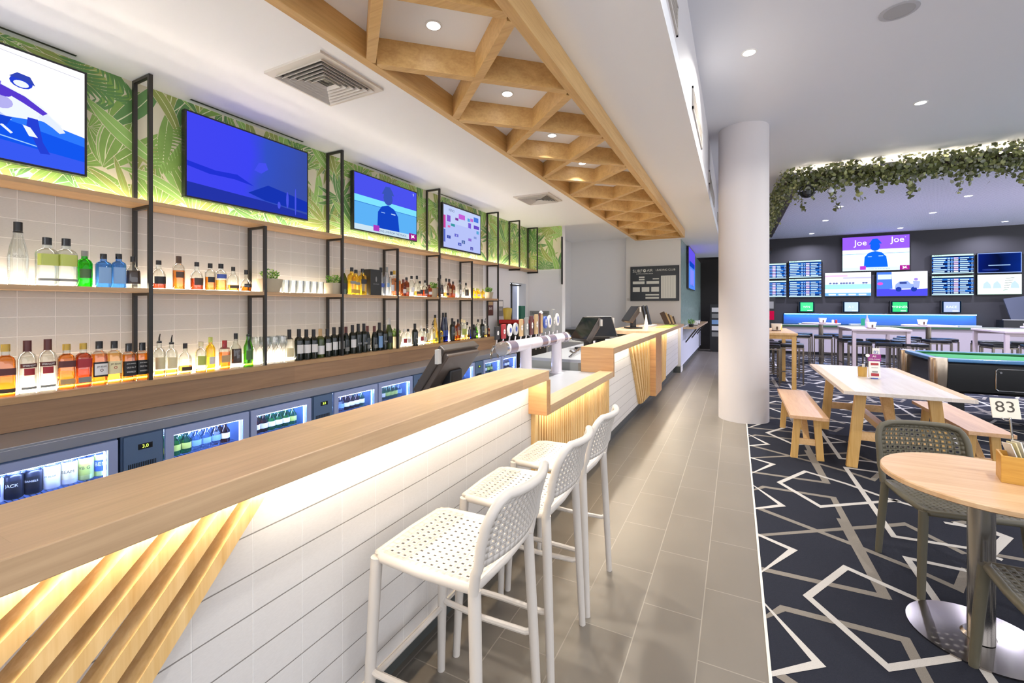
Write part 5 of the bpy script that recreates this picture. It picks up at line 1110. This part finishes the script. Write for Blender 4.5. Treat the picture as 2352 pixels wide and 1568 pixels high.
place_stools([(4.55, 11.9), (5.05, 11.8), (4.7, 12.7), (5.2, 12.75)], 'black cushioned steel cube stool at the high table beyond the pool table', 'stools beyond the pool table')
def leg_table(x0, x1, y0, y1, z, label, top, lm):
    t = thing('high_table', label, 'high table', ((x0+x1)/2, (y0+y1)/2, 0), group='tall tables in the lounge')
    MB().box(x0, x1, y0, y1, z-.035, z).build('tabletop', top, t, bevel=.003)
    for x in (x0+.05, x1-.05):
        for y in (y0+.05, y1-.05): MB().box(x-.03, x+.03, y-.03, y+.03, .002, z-.035).build('leg', lm, t)
    for ya in (y0+.04, y1-.06): MB().box(x0+.05, x1-.05, ya, ya+.02, z-.1, z-.035).build('apron', lm, t)
LIL = pbr('pale_laminate', '#cdbcc0', .35)
leg_table(.28, .90, 8.45, 10.3, 1.05, 'timber high table partly hidden by the column', ASH, ASHZ)
leg_table(2.1, 3.05, 11.1, 12.5, 1.03, 'pale square legged high table before the screens', LIL, LIL)
leg_table(4.4, 5.6, 11.3, 12.6, 1.03, 'pale high table beyond the pool table', LIL, LIL)
def poser(x, y, r, label):
    t = thing('poser_table', label, 'high table', (x, y, 0), group='round poser tables')
    MB().lathe([(r, 1.03), (r, 1.055)], (x, y, 0), 36).build('tabletop', LIL, t); MB().tube([(x, y, .02), (x, y, 1.03)], .05, 16).build('pedestal', BSTL, t, smooth=True); MB().lathe([(.24, 0), (.24, .01), (.06, .03)], (x, y, .003), 28).build('base', BSTL, t)
poser(1.97, 13.8, .42, 'round poser table standing in front of the first green screen'); poser(3.95, 13.35, .48, 'round poser table between the square high table and the pool table'); poser(5.9, 13.3, .45, 'round poser table out past the pool table')
def caddy(x, y, z, label):
    t = thing('napkin_caddy', label, 'napkin caddy', (x, y, z), group='napkin caddies on the lounge tables')
    MB().lathe([(.06, .012), (.085, .13), (.075, .13), (.052, .02)], (x, y, z), 24, sq=5).build('tub', C['white'], t, smooth=True); MB().box(x-.07, x+.07, y-.06, y+.06, z+.0005, z+.012).build('base', C['maroon'], t)
    MB().box(x-.005, x+.02, y-.081, y-.076, z+.02, z+.08).build('print', C['brown'], t)
for x, y, z, lb in ((1.98, 13.65, 1.0555, 'white napkin caddy on the first round poser table'), (2.5, 11.5, 1.0305, 'white napkin caddy on the pale square high table'), (3.8, 13.2, 1.0555, 'white napkin caddy on the second round poser table'), (4.95, 11.8, 1.0305, 'white napkin caddy on the high table beyond the pool table'), (.65, 9.2, 1.0505, 'white napkin caddy on the timber high table by the column'), (5.9, 13.2, 1.0555, 'white napkin caddy on the farthest round poser table')): caddy(x, y, z, lb)
for i, (x, c, lb) in enumerate(((2.2, 'white', 'white shaker on the first round table'), (2.27, 'red', 'red shaker on the first round table'))):
    tag(MB().lathe([(.025, 0), (.025, .08), (.015, .09)], (x, 13.66, 1.0555), 12).build('shaker', C[c], smooth=True), lb, 'shaker')
tag(MB().lathe([(.035, 0), (.038, .16), (.012, .22), (.012, .27)], (2.5, 11.8, 1.0305), 14).build('sanitiser_bottle', pbr('bottle_lilac', '#a8a0d8', .3), smooth=True), 'lilac pump bottle on the square high table', 'bottle')
tag(MB().lathe([(.05, 0), (.055, .09), (.05, .1)], (.72, 9.6, 1.0505), 16).build('sauce_tub', C['yel'], smooth=True), 'yellow tub on the timber high table by the column', 'tub')
# ------------------------------------------------------------------ betting desk
t = thing('betting_desk', 'long pale betting desk with green edged top and blue light', 'desk', (4, 16.3, 0))
MB().box(1.0, 9.0, 16.1, 16.64, .86, .915).build('desktop', pbr('desk_green', '#2f5a3c', .3), t, bevel=.004); MB().box(1.0, 9.0, 16.18, 16.22, .09, .86).build('front', pbr('desk_front', '#b9aeb4', .5), t); MB().box(1.0, 9.0, 16.24, 16.6, .0, .09).build('plinth', BLKP, t)
MB().box(1.0, 9.0, 16.095, 16.11, .914, .922).build('edge_strip', C['white'], t)
t = thing('light_shelf', 'blue lit light strip housing under the small screens', 'light fitting', (3.6, 16.65, 1.24)); MB().box(1.38, 5.93, 16.56, 16.69, 1.25, 1.265).build('hood', DARK2, t); MB().box(1.38, 5.93, 16.66, 16.695, .925, 1.25).build('back_panel', pbr('panel_blue', '#3a6cb0', .5), t); MB().box(1.4, 5.91, 16.575, 16.6, 1.232, 1.249).build('led_strip', em('#4f9fff', 40.), t)
for i, x in enumerate((2.05, 3.35, 4.6, 5.75)):
    tag(MB().box(x-.3, x+.15, 16.25, 16.5, .9155, .96).build('form_tray', C['silver'], bevel=.004), 'pale tray of betting forms on the desk, %s along' % ORD[i], 'tray', 'form trays on the betting desk')
t = thing('kiosk', 'dark leaning betting kiosk at the end of the desk', 'kiosk', (6.7, 16.3, 0)); MB().box(6.3, 7.1, 16.22, 16.6, .916, 1.12).build('cabinet', BLKP, t); MB().beam((6.7, 16.3, 1.12), (6.6, 16.45, 1.72), .45, .05, (0, 1, 0)).build('screen', pbr('kiosk_screen', '#4a4f5e', .3), t, bevel=.006); MB().box(6.28, 7.12, 16.2, 16.22, 1.12, 1.14).build('ledge', C['silver'], t)
t = thing('poster_tower', 'dark poster with a crimson footer past the kiosk', 'poster', (6.95, 15.95, 0)); MB().box(7.0, 7.25, 15.9, 15.93, 0.93, 1.75).build('board', BLKP, t); MB().box(7.02, 7.2, 15.885, 15.9, 1.1, 1.35).build('footer', em('#d81850', .8), t); MB().box(7.04, 7.2, 15.885, 15.9, 1.42, 1.62).build('print', C['grey'], t); MB().box(7.1, 7.15, 15.9, 15.93, 0, .93).build('post', BLKP, t)
t = thing('poster_tower', 'dark poster with a crimson footer beside the column', 'poster', (.7, 14.5, 0)); MB().box(.72, 1.0, 14.5, 14.53, .93, 1.75).build('board', BLKP, t); MB().box(.75, .97, 14.485, 14.5, 1.1, 1.35).build('footer', em('#d81850', .8), t); MB().box(.76, .96, 14.485, 14.5, 1.42, 1.62).build('print', C['grey'], t); MB().box(.83, .88, 14.5, 14.53, 0, .93).build('post', BLKP, t)
tag(MB().box(3.28, 3.42, 16.15, 16.17, .922, 1.13).build('desk_sign', em('#4fc8b0', .8)), 'small teal card standing on the betting desk', 'sign')

# ------------------------------------------------------------------ vine planter
t = thing('vine_planter', 'long dark ceiling trough overflowing with trailing ivy', 'planter', (4, 8.9, 3.55))
ZT = 3.58
MB().box(.74, 9.3, 8.80, 9.04, ZT, ZT+.10).box(.74, .98, 9.04, 15.5, ZT, ZT+.10).build('trough', pbr('trough_brown', '#3a2c22', .7), t)
MB().box(1.0, 9.2, 8.93, 8.945, ZT+.1005, ZT+.108).box(.90, .915, 9.1, 15.4, ZT+.1005, ZT+.11).build('led_strip', LEDC, t)
IV = [pbr('ivy_%s' % n, c, .5) for n, c in (('deep', '#545a34'), ('mid', '#757b46'), ('light', '#a3a670'), ('grey', '#8d8f7c'))]
rd = random.Random(21); q = MB()
def ivy_leaf(c, n, s, m):
    n = n.normalized(); a = n.cross(Vector((rd.random()-.5, rd.random()-.5, rd.random()-.5))).normalized(); b_ = n.cross(a)
    q.poly([c+a*s*x+b_*s*y for x, y in ((0, -.5), (.38, -.28), (.34, .15), (0, .6), (-.34, .15), (-.38, -.28))], m)
def tuft(x, y, z, k, spr, s=.05):
    for i in range(k):
        c = Vector((x+rd.gauss(0, spr), y+rd.gauss(0, spr), z+rd.gauss(0, spr))); ivy_leaf(c, Vector((rd.gauss(0, 1), -1+rd.gauss(0, 1), rd.gauss(0, .8)-.3)), s*rd.uniform(.6, 1.25), rd.choice((0, 0, 1, 1, 2, 3)))
x = .8
while x < 5.4:
    tuft(x, 8.79, ZT+.06+.03*math.sin(x*5), 34, .065, .06); tuft(x, 8.80, ZT-.06, 20, .06, .06)
    if rd.random() < .5: tuft(x, 8.83, ZT+.2+rd.random()*.09, 16, .055, .06)
    if rd.random() < .5:
        L = rd.uniform(.12, .42)*(1.2 if x < 1.6 else 1); z = ZT; xx = x; yy = 8.76
        P = [(xx, yy+.03, ZT+.05)]
        while z > ZT-L: z -= .045; xx += rd.gauss(0, .012); P.append((xx, yy, z)); tuft(xx, yy, z, 3, .022, .06)
        q.tube(P, .0025, 4, 0)
    x += .055
y = 8.9
while y < 15.3:
    tuft(.75, y, ZT+.03, 22, .06); tuft(.72, y, ZT-.1, 14, .06)
    if rd.random() < .5: tuft(.76, y, ZT+.2, 8, .05)
    y += .085
iv = q.build('ivy', IV, t)
iv['kind'] = 'stuff'
t = thing('hanging_basket', 'round black hoop pot hanging among the ivy at the planter corner', 'hanging pot', (1.05, 8.7, 3.3))
MB().tube([(1.05+.1*math.cos(2*PI*i/20), 8.72, 3.4+.1*math.sin(2*PI*i/20)) for i in range(20)], .012, 8, closed=True).build('hoop', BLKP, t, smooth=True); MB().lathe([(.02, 3.31), (.06, 3.34), (.075, 3.4)], (1.05, 8.72, 0), 18, cap=False).build('bowl', BLKP, t, smooth=True); MB().tube([(1.05, 8.72, 3.5), (1.05, 8.78, ZT+.02)], .004, 6).build('cord', BLKP, t)
t = thing('hanging_lamp', 'small white glass lamp hanging below the ivy', 'pendant lamp', (1.35, 8.7, 3.3)); MB().lathe([(.0, 3.33), (.035, 3.345), (.045, 3.38), (.02, 3.42), (.008, 3.44)], (1.38, 8.72, 0), 16).build('shade', pbr('milk_glass', '#d9dcea', .2), t, smooth=True); MB().tube([(1.38, 8.72, 3.44), (1.38, 8.78, ZT+.02)], .003, 6).build('cord', BLKP, t)

# ------------------------------------------------------------------ added world fill light, let in by the open back and right sides
w = bpy.data.worlds.new('World'); sc.world = w; w.use_nodes = True
w.node_tree.nodes['Background'].inputs[0].default_value = (.88, .91, 1., 1); w.node_tree.nodes['Background'].inputs[1].default_value = 2.55

# ------------------------------------------------------------------ camera
cam = bpy.data.cameras.new('camera'); co = bpy.data.objects.new('camera', cam); COL.objects.link(co); sc.camera = co
cam.sensor_width = 36; cam.lens = 1008/2352*36; cam.shift_y = -82/2352; cam.clip_start = .02
co.location = (0, 0, 1.5); co.rotation_euler = (PI/2, 0, math.atan2(514, 1008))
vs = sc.view_settings; vs.view_transform = 'Standard'; vs.look = 'None'; vs.gamma = 1; vs.exposure = 0.; vs.use_curve_mapping = False
try: sc.cycles.use_denoising = True; sc.cycles.max_bounces = 6; sc.cycles.diffuse_bounces = 4; sc.cycles.transparent_max_bounces = 16; sc.cycles.adaptive_threshold = .04; sc.cycles.sample_clamp_indirect = 6
except Exception: pass
